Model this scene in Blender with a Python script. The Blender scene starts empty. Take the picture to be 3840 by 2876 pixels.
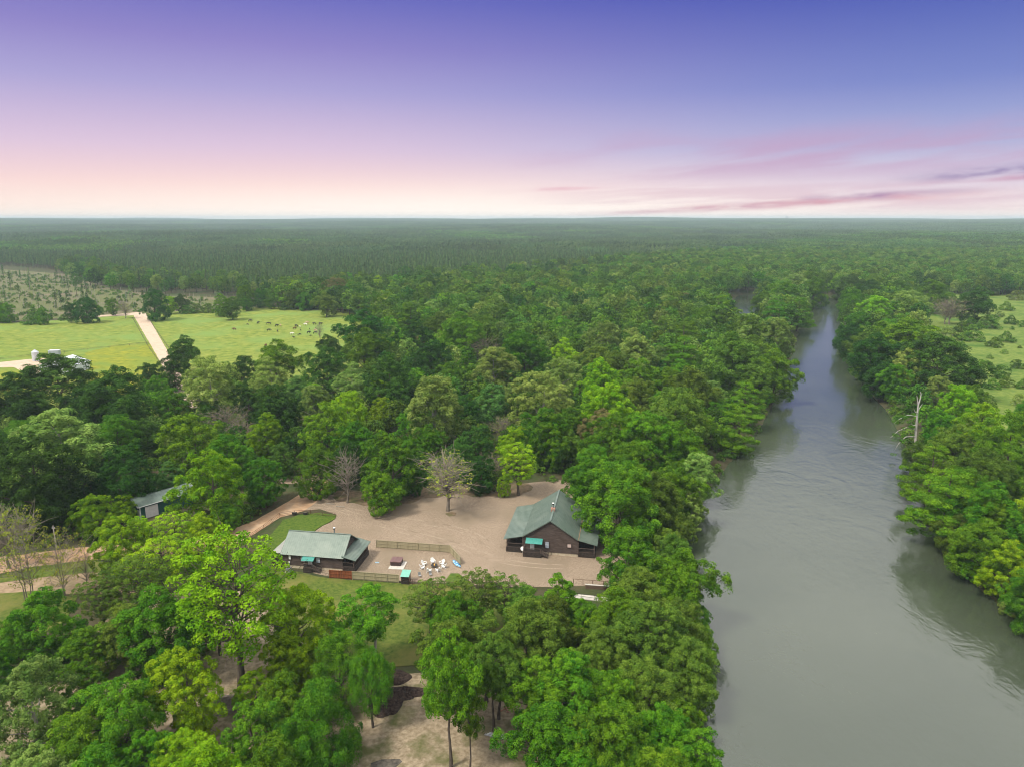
import bpy, math, random
import numpy as np

random.seed(7)
RNG = np.random.default_rng(11)
SC = bpy.context.scene
COL = SC.collection
R = math.radians

# ------------------------------------------------------------------ camera
FPX, TILT, CAMH = 2665.0, R(13.05), 68.0
cam_d = bpy.data.cameras.new('camera')
cam_d.sensor_width = 36.0
cam_d.lens = FPX / 3840.0 * 36.0
cam_d.clip_start, cam_d.clip_end = 0.5, 40000.0
cam = bpy.data.objects.new('camera', cam_d)
cam.location = (0, 0, CAMH)
cam.rotation_euler = (R(90) - TILT, 0, 0)
COL.objects.link(cam)
SC.camera = cam

# ------------------------------------------------------------------ sky
world = bpy.data.worlds.new('World')
SC.world = world
world.use_nodes = True


def N(nt, kind, **kw):
    n = nt.nodes.new(kind)
    for k, v in kw.items():
        if k.startswith('i_'):
            n.inputs[k[2:].replace('_', ' ')].default_value = v
        elif k.startswith('n_'):
            n.inputs[int(k[2:])].default_value = v
        else:
            setattr(n, k, v)
    return n


def math_node(nt, op, a, b=None, c=None, clamp=False):
    n = nt.nodes.new('ShaderNodeMath')
    n.operation = op
    n.use_clamp = clamp
    for i, v in enumerate((a, b, c)):
        if v is None:
            continue
        if isinstance(v, (int, float)):
            n.inputs[i].default_value = v
        else:
            nt.links.new(v, n.inputs[i])
    return n.outputs[0]


def ramp(nt, fac, stops, interp='EASE'):
    n = nt.nodes.new('ShaderNodeValToRGB')
    n.color_ramp.interpolation = interp
    el = n.color_ramp.elements
    while len(el) < len(stops):
        el.new(0.5)
    for e, (p, c) in zip(el, stops):
        e.position = p
        e.color = (c[0], c[1], c[2], 1)
    nt.links.new(fac, n.inputs[0])
    return n.outputs[0]


def mixc(nt, fac, a, b, mode='MIX'):
    n = nt.nodes.new('ShaderNodeMix')
    n.data_type = 'RGBA'
    n.blend_type = mode
    for i, v in ((0, fac), (6, a), (7, b)):
        if isinstance(v, (int, float)):
            n.inputs[i].default_value = v
        elif isinstance(v, tuple):
            n.inputs[i].default_value = (v[0], v[1], v[2], 1)
        else:
            nt.links.new(v, n.inputs[i])
    return n.outputs[2]


def srgb(r, g, b):
    return tuple((v / 255.0 / 12.92) if v < 10.3 else ((v / 255.0 + 0.055) / 1.055) ** 2.4 for v in (r, g, b))


def build_sky():
    nt = world.node_tree
    nt.nodes.clear()
    tc = N(nt, 'ShaderNodeTexCoord')
    sep = N(nt, 'ShaderNodeSeparateXYZ')
    nt.links.new(tc.outputs['Generated'], sep.inputs[0])
    x, y, z = sep.outputs
    az = math_node(nt, 'ARCTAN2', x, y)
    el = math_node(nt, 'ARCSINE', z)
    fac = math_node(nt, 'DIVIDE', el, R(90), clamp=True)
    d = 1 / 90.0
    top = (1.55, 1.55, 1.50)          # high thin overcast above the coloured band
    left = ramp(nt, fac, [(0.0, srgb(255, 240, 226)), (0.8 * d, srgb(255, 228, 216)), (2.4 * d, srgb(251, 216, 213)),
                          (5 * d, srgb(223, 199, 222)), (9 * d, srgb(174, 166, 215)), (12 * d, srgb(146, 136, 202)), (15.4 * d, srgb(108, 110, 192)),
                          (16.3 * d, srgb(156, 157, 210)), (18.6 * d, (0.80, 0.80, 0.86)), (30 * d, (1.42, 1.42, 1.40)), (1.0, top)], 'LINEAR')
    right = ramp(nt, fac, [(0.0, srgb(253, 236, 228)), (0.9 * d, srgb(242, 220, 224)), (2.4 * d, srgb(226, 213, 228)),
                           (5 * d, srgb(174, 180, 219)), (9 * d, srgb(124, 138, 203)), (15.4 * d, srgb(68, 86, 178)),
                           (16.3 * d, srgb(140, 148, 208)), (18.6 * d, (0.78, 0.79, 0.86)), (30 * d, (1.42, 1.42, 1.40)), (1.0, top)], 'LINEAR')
    side = N(nt, 'ShaderNodeMapRange', interpolation_type='SMOOTHSTEP')
    side.inputs[1].default_value, side.inputs[2].default_value = -0.35, 0.6
    nt.links.new(az, side.inputs[0])
    base = mixc(nt, side.outputs[0], left, right)
    # warm glow low over the far wood
    g1 = math_node(nt, 'MULTIPLY', math_node(nt, 'ADD', az, 0.05), 1.7)
    g2 = math_node(nt, 'MULTIPLY', el, 26.0)
    gg = math_node(nt, 'ADD', math_node(nt, 'POWER', math_node(nt, 'ABSOLUTE', g1), 2.0), math_node(nt, 'POWER', math_node(nt, 'ABSOLUTE', g2), 2.0))
    glow = math_node(nt, 'POWER', 2.718, math_node(nt, 'MULTIPLY', gg, -1.0))
    base = mixc(nt, math_node(nt, 'MULTIPLY', glow, 0.8), base, (1.18, 1.08, 0.98))

    # streaky clouds: long in azimuth, thin in elevation
    def streak(sx, sz, tilt, off, lo, hi, detail=5.0):
        cmb = N(nt, 'ShaderNodeCombineXYZ')
        nt.links.new(math_node(nt, 'ADD', math_node(nt, 'MULTIPLY', az, sx), off), cmb.inputs[0])
        nt.links.new(math_node(nt, 'MULTIPLY', math_node(nt, 'SUBTRACT', el, math_node(nt, 'MULTIPLY', az, tilt)), sz), cmb.inputs[1])
        no = N(nt, 'ShaderNodeTexNoise', i_Scale=1.0, i_Detail=detail, i_Roughness=0.55, i_Distortion=0.35)
        nt.links.new(cmb.outputs[0], no.inputs['Vector'])
        mr = N(nt, 'ShaderNodeMapRange', interpolation_type='SMOOTHSTEP')
        mr.inputs[1].default_value, mr.inputs[2].default_value = lo, hi
        nt.links.new(no.outputs[0], mr.inputs[0])
        return mr.outputs[0]

    def band(lo, hi, soft):
        a = N(nt, 'ShaderNodeMapRange', interpolation_type='SMOOTHSTEP')
        a.inputs[1].default_value, a.inputs[2].default_value = R(lo - soft), R(lo + soft)
        nt.links.new(el, a.inputs[0])
        b = N(nt, 'ShaderNodeMapRange', interpolation_type='SMOOTHSTEP')
        b.inputs[1].default_value, b.inputs[2].default_value = R(hi - soft), R(hi + soft)
        b.inputs[3].default_value, b.inputs[4].default_value = 1.0, 0.0
        nt.links.new(el, b.inputs[0])
        return math_node(nt, 'MULTIPLY', a.outputs[0], b.outputs[0])
    azr = N(nt, 'ShaderNodeMapRange', interpolation_type='SMOOTHSTEP')
    azr.inputs[1].default_value, azr.inputs[2].default_value = -0.05, 0.22
    nt.links.new(az, azr.inputs[0])
    wide = math_node(nt, 'MULTIPLY', streak(3.0, 24.0, 0.10, 4.3, 0.38, 0.62), math_node(nt, 'MULTIPLY', band(3.0, 6.0, 1.3), azr.outputs[0]))
    base = mixc(nt, math_node(nt, 'MULTIPLY', wide, 0.62), base, srgb(200, 158, 192))
    low = math_node(nt, 'MULTIPLY', streak(4.0, 60.0, 0.03, 9.1, 0.44, 0.62), math_node(nt, 'MULTIPLY', band(0.5, 2.4, 0.5), azr.outputs[0]))
    base = mixc(nt, math_node(nt, 'MULTIPLY', low, 0.3), base, srgb(196, 138, 172))

    # two separate dark mauve cloud bars
    def bar(a0, e0, wa, we, col, amt, base):
        nz = streak(15.0, 85.0, 0.03, a0 * 30 + 3, 0.34, 0.62)
        u = math_node(nt, 'DIVIDE', math_node(nt, 'SUBTRACT', az, a0), wa)
        v = math_node(nt, 'DIVIDE', math_node(nt, 'SUBTRACT', math_node(nt, 'SUBTRACT', el, R(e0)), math_node(nt, 'MULTIPLY', math_node(nt, 'SUBTRACT', az, a0), 0.05)), R(we))
        q = math_node(nt, 'ADD', math_node(nt, 'MULTIPLY', u, u), math_node(nt, 'MULTIPLY', v, v))
        m = math_node(nt, 'POWER', 2.718, math_node(nt, 'MULTIPLY', q, -1.0))
        m = math_node(nt, 'MULTIPLY', m, math_node(nt, 'MULTIPLY_ADD', nz, 0.8, 0.2), clamp=True)
        return mixc(nt, math_node(nt, 'MULTIPLY', m, amt), base, col)
    base = bar(0.60, 2.95, 0.085, 0.36, srgb(120, 92, 158), 1.0, base)
    base = bar(0.61, 2.60, 0.08, 0.20, srgb(204, 140, 170), 0.7, base)
    base = bar(0.45, 1.50, 0.10, 0.26, srgb(172, 132, 172), 1.0, base)
    base = bar(0.40, 1.12, 0.15, 0.28, srgb(224, 164, 176), 0.95, base)
    base = bar(0.27, 0.78, 0.14, 0.22, srgb(210, 152, 170), 1.0, base)
    base = bar(0.07, 2.25, 0.06, 0.18, srgb(232, 180, 194), 0.7, base)
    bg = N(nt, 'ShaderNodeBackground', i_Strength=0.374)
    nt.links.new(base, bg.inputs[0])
    out = N(nt, 'ShaderNodeOutputWorld')
    nt.links.new(bg.outputs[0], out.inputs[0])


build_sky()

# ------------------------------------------------------------------ sun (soft, high overcast)
sun_d = bpy.data.lights.new('sun', 'SUN')
sun_d.energy = 1.5
sun_d.angle = R(11)
sun_d.color = (1.0, 0.93, 0.80)
sun = bpy.data.objects.new('sun', sun_d)
sun.rotation_euler = (R(20), R(-30), 0)
sun.location = (-100, 0, 200)
COL.objects.link(sun)

SC.view_settings.view_transform = 'Standard'
SC.view_settings.look = 'None'
SC.view_settings.exposure = 1.42
SC.view_settings.gamma = 1.0
SC.view_settings.use_curve_mapping = False
SC.render.engine = 'CYCLES'
SC.cycles.use_denoising = True
SC.cycles.max_bounces = 4
SC.cycles.diffuse_bounces = 2
SC.cycles.use_adaptive_sampling = True
SC.cycles.adaptive_threshold = 0.012
SC.cycles.pixel_filter_type = 'BLACKMAN_HARRIS'
SC.cycles.filter_width = 1.05
SC.cycles.glossy_bounces = 2
SC.cycles.transmission_bounces = 3
SC.cycles.volume_bounces = 0
SC.cycles.caustics_reflective = False
SC.cycles.caustics_refractive = False


# ------------------------------------------------------------------ survey helpers: photo pixel (3840 wide) -> point on a level
def P(px, py, z=0.0):
    dx = (px - 1920.0) / FPX
    v = -(py - 1438.0) / FPX
    dy = math.cos(TILT) + v * math.sin(TILT)
    dz = -math.sin(TILT) + v * math.cos(TILT)
    t = (z - CAMH) / dz
    return (dx * t, dy * t, z)


def depth(p):
    return p[1] * math.cos(TILT) - (p[2] - CAMH) * math.sin(TILT)


# ------------------------------------------------------------------ materials
MATS = {}


def new_mat(name):
    m = bpy.data.materials.new(name)
    m.use_nodes = True
    nt = m.node_tree
    nt.nodes.clear()
    out = nt.nodes.new('ShaderNodeOutputMaterial')
    return m, nt, out


def surf(name, c1, c2=None, scale=3.0, rough=0.6, spec=0.4, metal=0.0, bump=0.0, bscale=None, stretch=(1, 1, 1), c3=None, s3=0.3, detail=6.0, lo=0.35, hi=0.65, coord='Object', bdist=0.05):
    if name in MATS:
        return MATS[name]
    m, nt, out = new_mat(name)
    b = N(nt, 'ShaderNodeBsdfPrincipled')
    b.inputs['Roughness'].default_value = rough
    b.inputs['Metallic'].default_value = metal
    b.inputs['Specular IOR Level'].default_value = spec
    nt.links.new(b.outputs[0], out.inputs[0])
    tc = N(nt, 'ShaderNodeTexCoord')
    mp = N(nt, 'ShaderNodeMapping')
    mp.inputs['Scale'].default_value = stretch
    nt.links.new(tc.outputs[coord], mp.inputs[0])
    no = N(nt, 'ShaderNodeTexNoise', i_Scale=scale, i_Detail=detail, i_Roughness=0.6)
    nt.links.new(mp.outputs[0], no.inputs['Vector'])
    if c2 is None:
        c2 = tuple(v * 0.75 for v in c1)
    col = ramp(nt, no.outputs[0], [(lo, c1), (hi, c2)], 'LINEAR')
    if c3 is not None:
        n3 = N(nt, 'ShaderNodeTexNoise', i_Scale=s3, i_Detail=4.0, i_Roughness=0.6)
        nt.links.new(mp.outputs[0], n3.inputs['Vector'])
        f3 = ramp(nt, n3.outputs[0], [(0.47, (0, 0, 0)), (0.66, (1, 1, 1))], 'LINEAR')
        col = mixc(nt, f3, col, c3)
    nt.links.new(col, b.inputs['Base Color'])
    if bump:
        nb = N(nt, 'ShaderNodeTexNoise', i_Scale=bscale or scale * 2, i_Detail=5.0)
        nt.links.new(mp.outputs[0], nb.inputs['Vector'])
        bp = N(nt, 'ShaderNodeBump', i_Strength=bump, i_Distance=bdist)
        nt.links.new(nb.outputs[0], bp.inputs['Height'])
        nt.links.new(bp.outputs[0], b.inputs['Normal'])
    MATS[name] = m
    return m


def leaf_mat(name, c1, c2, trans=0.16, var=0.27):
    if name in MATS:
        return MATS[name]
    m, nt, out = new_mat(name)
    at = N(nt, 'ShaderNodeAttribute', attribute_name='tint')
    col = mixc(nt, at.outputs['Fac'], c1, c2)
    oi = N(nt, 'ShaderNodeObjectInfo')
    hsv = N(nt, 'ShaderNodeHueSaturation')
    nt.links.new(col, hsv.inputs['Color'])
    mr = N(nt, 'ShaderNodeMapRange')
    mr.inputs[3].default_value, mr.inputs[4].default_value = 1 - var, 1 + var
    nt.links.new(oi.outputs['Random'], mr.inputs[0])
    nt.links.new(mr.outputs[0], hsv.inputs['Value'])
    r2 = math_node(nt, 'FRACT', math_node(nt, 'MULTIPLY', oi.outputs['Random'], 17.3))
    mh = N(nt, 'ShaderNodeMapRange')
    mh.inputs[3].default_value, mh.inputs[4].default_value = 0.482, 0.520
    nt.links.new(r2, mh.inputs[0])
    nt.links.new(mh.outputs[0], hsv.inputs['Hue'])
    b = N(nt, 'ShaderNodeBsdfPrincipled')
    b.inputs['Roughness'].default_value = 0.6
    b.inputs['Specular IOR Level'].default_value = 0.06
    nt.links.new(hsv.outputs[0], b.inputs['Base Color'])
    t = N(nt, 'ShaderNodeBsdfTranslucent')
    nt.links.new(mixc(nt, 1.0, hsv.outputs[0], (1.15, 1.1, 0.55), 'MULTIPLY'), t.inputs[0])
    mx = N(nt, 'ShaderNodeMixShader')
    mx.inputs[0].default_value = trans
    nt.links.new(b.outputs[0], mx.inputs[1])
    nt.links.new(t.outputs[0], mx.inputs[2])
    nt.links.new(mx.outputs[0], out.inputs[0])
    MATS[name] = m
    return m


LEAF = {
    'oak': leaf_mat('leaf_dark_green', (0.016, 0.059, 0.009), (0.064, 0.160, 0.015)),
    'mid': leaf_mat('leaf_mid_green', (0.031, 0.116, 0.006), (0.133, 0.274, 0.010)),
    'dull': leaf_mat('leaf_dull_green', (0.046, 0.109, 0.011), (0.150, 0.245, 0.025)),
    'lime': leaf_mat('leaf_lime_green', (0.084, 0.227, 0.003), (0.263, 0.436, 0.009)),
    'pale': leaf_mat('leaf_pale_green', (0.082, 0.165, 0.023), (0.251, 0.343, 0.072)),
    'blue': leaf_mat('leaf_blue_green', (0.046, 0.144, 0.025), (0.142, 0.270, 0.054)),
    'tan': leaf_mat('leaf_tan_olive', (0.131, 0.131, 0.038), (0.271, 0.248, 0.095)),
    'bud': leaf_mat('leaf_young_yellow', (0.155, 0.230, 0.016), (0.339, 0.390, 0.040)),
    'cyp': leaf_mat('leaf_feathery_green', (0.035, 0.130, 0.006), (0.139, 0.288, 0.011)),
    'pine': leaf_mat('needle_green', (0.036, 0.090, 0.028), (0.111, 0.178, 0.050), 0.15, 0.35),
    'far': leaf_mat('leaf_far_wood', (0.029, 0.098, 0.011), (0.120, 0.229, 0.022), 0.22, 0.42),
    'bush': leaf_mat('leaf_bush', (0.036, 0.103, 0.011), (0.130, 0.230, 0.025)),
}
BARK = surf('bark_brown', (0.060, 0.047, 0.036), (0.125, 0.105, 0.085), scale=2.0, rough=0.9, spec=0.1, stretch=(3, 3, 0.6))
BARKP = surf('bark_pale', (0.26, 0.235, 0.20), (0.46, 0.43, 0.38), scale=1.5, rough=0.85, spec=0.1, stretch=(2, 2, 0.7))

BARKG = surf('bark_grey', (0.15, 0.125, 0.10), (0.26, 0.225, 0.185), scale=1.5, rough=0.9, spec=0.1, stretch=(2, 2, 0.7))


# ------------------------------------------------------------------ mesh builder
class MB:
    def __init__(self):
        self.v, self.f = [], []

    def add(self, vs, fs):
        o = len(self.v)
        self.v += [tuple(p) for p in vs]
        self.f += [tuple(i + o for i in q) for q in fs]
        return self

    def box(self, x0, x1, y0, y1, z0, z1):
        vs = [(x0, y0, z0), (x1, y0, z0), (x1, y1, z0), (x0, y1, z0), (x0, y0, z1), (x1, y0, z1), (x1, y1, z1), (x0, y1, z1)]
        return self.add(vs, [(0, 3, 2, 1), (4, 5, 6, 7), (0, 1, 5, 4), (1, 2, 6, 5), (2, 3, 7, 6), (3, 0, 4, 7)])

    def hexa(self, b, t):      # bottom 4 points, top 4 points
        return self.add(list(b) + list(t), [(0, 3, 2, 1), (4, 5, 6, 7), (0, 1, 5, 4), (1, 2, 6, 5), (2, 3, 7, 6), (3, 0, 4, 7)])

    def bar(self, a, b, w, h=None):      # square bar from a to b
        h = h or w
        a, b = np.array(a, float), np.array(b, float)
        d = b - a
        d /= np.linalg.norm(d)
        ref = np.array((0, 0, 1.0)) if abs(d[2]) < 0.9 else np.array((1.0, 0, 0))
        s = np.cross(d, ref)
        s /= np.linalg.norm(s)
        u = np.cross(s, d)
        q = [(-1, -1), (1, -1), (1, 1), (-1, 1)]
        lo = [a + s * w / 2 * i + u * h / 2 * j for i, j in q]
        hi = [b + s * w / 2 * i + u * h / 2 * j for i, j in q]
        return self.hexa(lo, hi)

    def tube(self, pts, rad, n=8, cap=True):
        pts = [np.array(p, float) for p in pts]
        if not hasattr(rad, '__len__'):
            rad = [rad] * len(pts)
        vs, fs = [], []
        for i, p in enumerate(pts):
            d = pts[min(i + 1, len(pts) - 1)] - pts[max(i - 1, 0)]
            d = d / (np.linalg.norm(d) + 1e-9)
            ref = np.array((1.0, 0, 0)) if abs(d[2]) > 0.8 else np.array((0, 0, 1.0))
            s = np.cross(d, ref)
            s /= np.linalg.norm(s)
            u = np.cross(d, s)
            for k in range(n):
                a = 2 * math.pi * k / n
                vs.append(p + (s * math.cos(a) + u * math.sin(a)) * rad[i])
        for i in range(len(pts) - 1):
            for k in range(n):
                a, b = i * n + k, i * n + (k + 1) % n
                fs.append((a, b, b + n, a + n))
        if cap:
            fs.append(tuple(range(n))[::-1])
            fs.append(tuple(range((len(pts) - 1) * n, len(pts) * n)))
        return self.add(vs, fs)

    def lathe(self, prof, n=20, c=(0, 0, 0), sx=1.0, sy=1.0):
        vs, fs = [], []
        for r_, z in prof:
            for k in range(n):
                a = 2 * math.pi * k / n
                vs.append((c[0] + r_ * sx * math.cos(a), c[1] + r_ * sy * math.sin(a), c[2] + z))
        m = len(prof)
        for i in range(m - 1):
            for k in range(n):
                a, b = i * n + k, i * n + (k + 1) % n
                fs.append((a, b, b + n, a + n))
        fs.append(tuple(range(n))[::-1])
        fs.append(tuple(range((m - 1) * n, m * n)))
        return self.add(vs, fs)

    def slab(self, poly, z0, z1):      # vertical prism of a polygon
        n = len(poly)
        vs = [(x, y, z0) for x, y in poly] + [(x, y, z1) for x, y in poly]
        fs = [tuple(range(n))[::-1], tuple(range(n, 2 * n))] + [(i, (i + 1) % n, (i + 1) % n + n, i + n) for i in range(n)]
        return self.add(vs, fs)

    def mesh(self, name, mat=None, smooth=False):
        me = bpy.data.meshes.new(name)
        me.from_pydata(self.v, [], self.f)
        me.update()
        if mat:
            me.materials.append(mat)
        if smooth:
            me.polygons.foreach_set('use_smooth', [True] * len(me.polygons))
        return me

    def build(self, name, mat, parent=None, smooth=False, kind=None, label=None):
        o = bpy.data.objects.new(name, self.mesh(name, mat, smooth))
        COL.objects.link(o)
        if parent is not None:
            o.parent = parent
        if kind:
            o['kind'] = kind
        if label:
            o['label'] = label
        return o


def tag(o, label, cat, group=None):
    o['label'] = label
    o['category'] = cat
    if group:
        o['group'] = group
    return o


def thing(name, label, cat, loc=(0, 0, 0), rz=0.0, group=None):
    o = bpy.data.objects.new(name, None)
    o.empty_display_size = 0.3
    COL.objects.link(o)
    o.location = loc
    o.rotation_euler = (0, 0, rz)
    return tag(o, label, cat, group)


def copy_tree(o, parent=None):
    c = o.copy()
    COL.objects.link(c)
    c.parent = parent
    for ch in list(o.children):
        copy_tree(ch, c)
    return c


def mesh_np(name, verts, quads, mats, tint=None, midx=None, smooth=False):
    me = bpy.data.meshes.new(name)
    nv, nf = len(verts), len(quads)
    me.vertices.add(nv)
    me.vertices.foreach_set('co', np.asarray(verts, np.float32).ravel())
    me.loops.add(nf * 4)
    me.loops.foreach_set('vertex_index', np.asarray(quads, np.int32).ravel())
    me.polygons.add(nf)
    me.polygons.foreach_set('loop_start', np.arange(0, nf * 4, 4, dtype=np.int32))
    if midx is not None:
        me.polygons.foreach_set('material_index', np.asarray(midx, np.int32))
    for m in mats:
        me.materials.append(m)
    if tint is not None:
        at = me.attributes.new('tint', 'FLOAT', 'FACE')
        at.data.foreach_set('value', np.asarray(tint, np.float32))
    me.update(calc_edges=True)
    if smooth:
        me.polygons.foreach_set('use_smooth', np.ones(nf, bool))
    me.validate()
    return me


# ------------------------------------------------------------------ the river and the lie of the land
WATER = -2.4
LB = [P(*q, WATER) for q in ((2560, 3300), (2600, 2876), (2590, 2500), (2550, 2230), (2520, 2080), (2590, 1900), (2725, 1730), (2835, 1610), (2895, 1500), (2945, 1400), (2970, 1300), (3000, 1215), (3045, 1160), (3062, 1120))]
RB = [P(*q, WATER) for q in ((3840, 2330), (3680, 2190), (3540, 2030), (3490, 1900), (3440, 1760), (3400, 1650), (3330, 1540), (3250, 1440), (3190, 1340), (3160, 1250), (3160, 1180), (3150, 1130))]
LBy = np.array([-400] + [p[1] for p in LB] + [705, 760, 1200])
LBx = np.array([20] + [p[0] for p in LB] + [LB[-1][0] + 22, 330, 330])
RBy = np.array([-400] + [p[1] for p in RB] + [705, 760, 1200])
RBx = np.array([110] + [p[0] for p in RB] + [RB[-1][0] + 12, 334, 300])
# side channel round the wooded island
CL = [P(*q, WATER) for q in ((2880, 1345), (2790, 1280), (2725, 1220), (2720, 1150), (2770, 1105))]
CR = [P(*q, WATER) for q in ((2975, 1345), (2900, 1280), (2845, 1220), (2845, 1150), (2860, 1105))]
CLy, CLx = np.array([p[1] for p in CL]), np.array([p[0] for p in CL])
CRy, CRx = np.array([p[1] for p in CR]), np.array([p[0] for p in CR])


def river_in(x, y):      # > 0 inside the water (metres from the bank)
    x, y = np.asarray(x, float), np.asarray(y, float)
    d = np.minimum(x - np.interp(y, LBy, LBx), np.interp(y, RBy, RBx) - x)
    d = np.where(y > 760, -50.0, d)
    c = np.minimum(x - np.interp(y, CLy, CLx), np.interp(y, CRy, CRx) - x)
    c = np.where((y < CLy[0]) | (y > CLy[-1]), -50.0, c)
    return np.maximum(d, c)


def sstep(a, b, v):
    t = np.clip((v - a) / (b - a), 0, 1)
    return t * t * (3 - 2 * t)


def hills(x, y):
    r = np.hypot(x, y)
    far = sstep(1500, 8500, r)
    h = far * (41 + 5 * np.sin(x * 0.00075 + 0.6) + 4 * np.sin(x * 0.0021 + y * 0.0006) + 3 * np.sin(y * 0.0019 - x * 0.0007 + 1.0))
    h += sstep(1100, 2200, r) * (4 + 7 * np.sin(x * 0.0028 + 1.2) * np.sin(y * 0.0022 + 0.4))
    return h


def ground_z(x, y):
    d = river_in(x, y)
    z = np.where(d < 0, -1.9 * sstep(-5.5, 0.0, d), -1.9 - 2.6 * sstep(0.0, 5.0, d))
    return z + hills(np.asarray(x, float), np.asarray(y, float))


def gz(x, y):
    return float(ground_z(x, y))


def build_ground():
    ys = np.concatenate([np.linspace(-250, 60, 14)[:-1], np.linspace(60, 240, 110)[:-1], 240 * np.power(10500 / 240.0, np.linspace(0, 1, 170))])
    us = np.linspace(-1, 1, 231)
    X = np.outer(0.95 * np.maximum(ys, 0) + 110, us)
    Y = np.repeat(ys[:, None], len(us), 1)
    Z = ground_z(X, Y)
    V = np.stack([X, Y, Z], -1).reshape(-1, 3)
    n, m = X.shape
    i = np.arange((n - 1) * (m - 1))
    r, c = i // (m - 1), i % (m - 1)
    a = r * m + c
    F = np.stack([a, a + 1, a + m + 1, a + m], 1)
    mat = surf('forest_floor', (0.040, 0.045, 0.020), (0.085, 0.070, 0.040), scale=0.25, rough=0.95, spec=0.1, c3=(0.045, 0.075, 0.022), s3=0.05, bump=0.6, bscale=0.8, bdist=0.4)
    o = bpy.data.objects.new('ground', mesh_np('ground', V, F, [mat], smooth=True))
    COL.objects.link(o)
    o['kind'] = 'structure'
    return o


GROUND = build_ground()


def river_mat():
    m, nt, out = new_mat('river_water')
    tc = N(nt, 'ShaderNodeTexCoord')
    b = N(nt, 'ShaderNodeBsdfPrincipled')
    b.inputs['Roughness'].default_value = 0.07
    b.inputs['IOR'].default_value = 1.85
    no = N(nt, 'ShaderNodeTexNoise', i_Scale=0.02, i_Detail=4.0)
    nt.links.new(tc.outputs['Object'], no.inputs['Vector'])
    nt.links.new(ramp(nt, no.outputs[0], [(0.35, (0.036, 0.048, 0.029)), (0.65, (0.054, 0.066, 0.043))]), b.inputs['Base Color'])
    mp = N(nt, 'ShaderNodeMapping')
    mp.inputs['Scale'].default_value = (1.0, 0.62, 1.0)
    mp.inputs['Rotation'].default_value = (0, 0, R(-20))
    nt.links.new(tc.outputs['Object'], mp.inputs[0])
    n1 = N(nt, 'ShaderNodeTexNoise', i_Scale=0.9, i_Detail=3.0, i_Roughness=0.55, i_Distortion=0.4)
    n2 = N(nt, 'ShaderNodeTexNoise', i_Scale=0.11, i_Detail=3.0, i_Roughness=0.5, i_Distortion=1.6)
    n3 = N(nt, 'ShaderNodeTexNoise', i_Scale=0.035, i_Detail=2.0)
    for n in (n1, n2, n3):
        nt.links.new(mp.outputs[0], n.inputs['Vector'])
    gust = ramp(nt, n3.outputs[0], [(0.36, (0.35,) * 3), (0.62, (1,) * 3)], 'LINEAR')
    sp = N(nt, 'ShaderNodeSeparateXYZ')
    nt.links.new(tc.outputs['Object'], sp.inputs[0])
    calm = N(nt, 'ShaderNodeMapRange', interpolation_type='SMOOTHSTEP')
    calm.inputs[1].default_value, calm.inputs[2].default_value = 190.0, 420.0
    calm.inputs[3].default_value, calm.inputs[4].default_value = 1.0, 0.10
    nt.links.new(sp.outputs[1], calm.inputs[0])
    nt.links.new(math_node(nt, 'MULTIPLY_ADD', calm.outputs[0], -0.02, 0.16), b.inputs['Roughness'])
    b1 = N(nt, 'ShaderNodeBump', i_Distance=0.07)
    nt.links.new(math_node(nt, 'MULTIPLY', gust, calm.outputs[0]), b1.inputs['Strength'])
    nt.links.new(n1.outputs[0], b1.inputs['Height'])
    b2 = N(nt, 'ShaderNodeBump', i_Distance=0.17)
    nt.links.new(math_node(nt, 'MULTIPLY', calm.outputs[0], 0.7), b2.inputs['Strength'])
    nt.links.new(n2.outputs[0], b2.inputs['Height'])
    nt.links.new(b1.outputs[0], b2.inputs['Normal'])
    nt.links.new(b2.outputs[0], b.inputs['Normal'])
    nt.links.new(b.outputs[0], out.inputs[0])
    return m


def build_water():
    ys = np.concatenate([np.linspace(-240, 0, 8), np.linspace(20, 770, 76)])
    vs, fs = [], []
    for y in ys:
        lo, hi = float(np.interp(y, LBy, LBx)) - 9, float(np.interp(y, RBy, RBx)) + 9
        if CLy[0] - 12 < y < CLy[-1] + 12:
            lo = min(lo, float(np.interp(y, CLy, CLx)) - 6)
        vs += [(lo, y, WATER), (hi, y, WATER)]
    for i in range(len(ys) - 1):
        fs.append((2 * i, 2 * i + 1, 2 * i + 3, 2 * i + 2))
    o = MB().add(vs, fs).build('river', river_mat(), kind='structure')
    return o


build_water()


# ------------------------------------------------------------------ sheets on the level ground
def sheet(name, px_poly, z, mat, jag=0.0, world=None):
    pts = [P(a, b, 0.0)[:2] for a, b in px_poly] if world is None else list(world)
    out = []
    rr = random.Random(len(name) + len(pts))
    for i, a in enumerate(pts):
        b = pts[(i + 1) % len(pts)]
        L = math.hypot(b[0] - a[0], b[1] - a[1])
        k = max(1, int(L / 2.0)) if jag else 1
        for j in range(k):
            t = j / k
            s = jag if j else 0.0
            out.append((a[0] + (b[0] - a[0]) * t + rr.uniform(-s, s), a[1] + (b[1] - a[1]) * t + rr.uniform(-s, s)))
    # a thin slab, so that its edge has a body
    return MB().slab(out, -0.3, z).build(name, mat, kind='structure')


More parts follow.
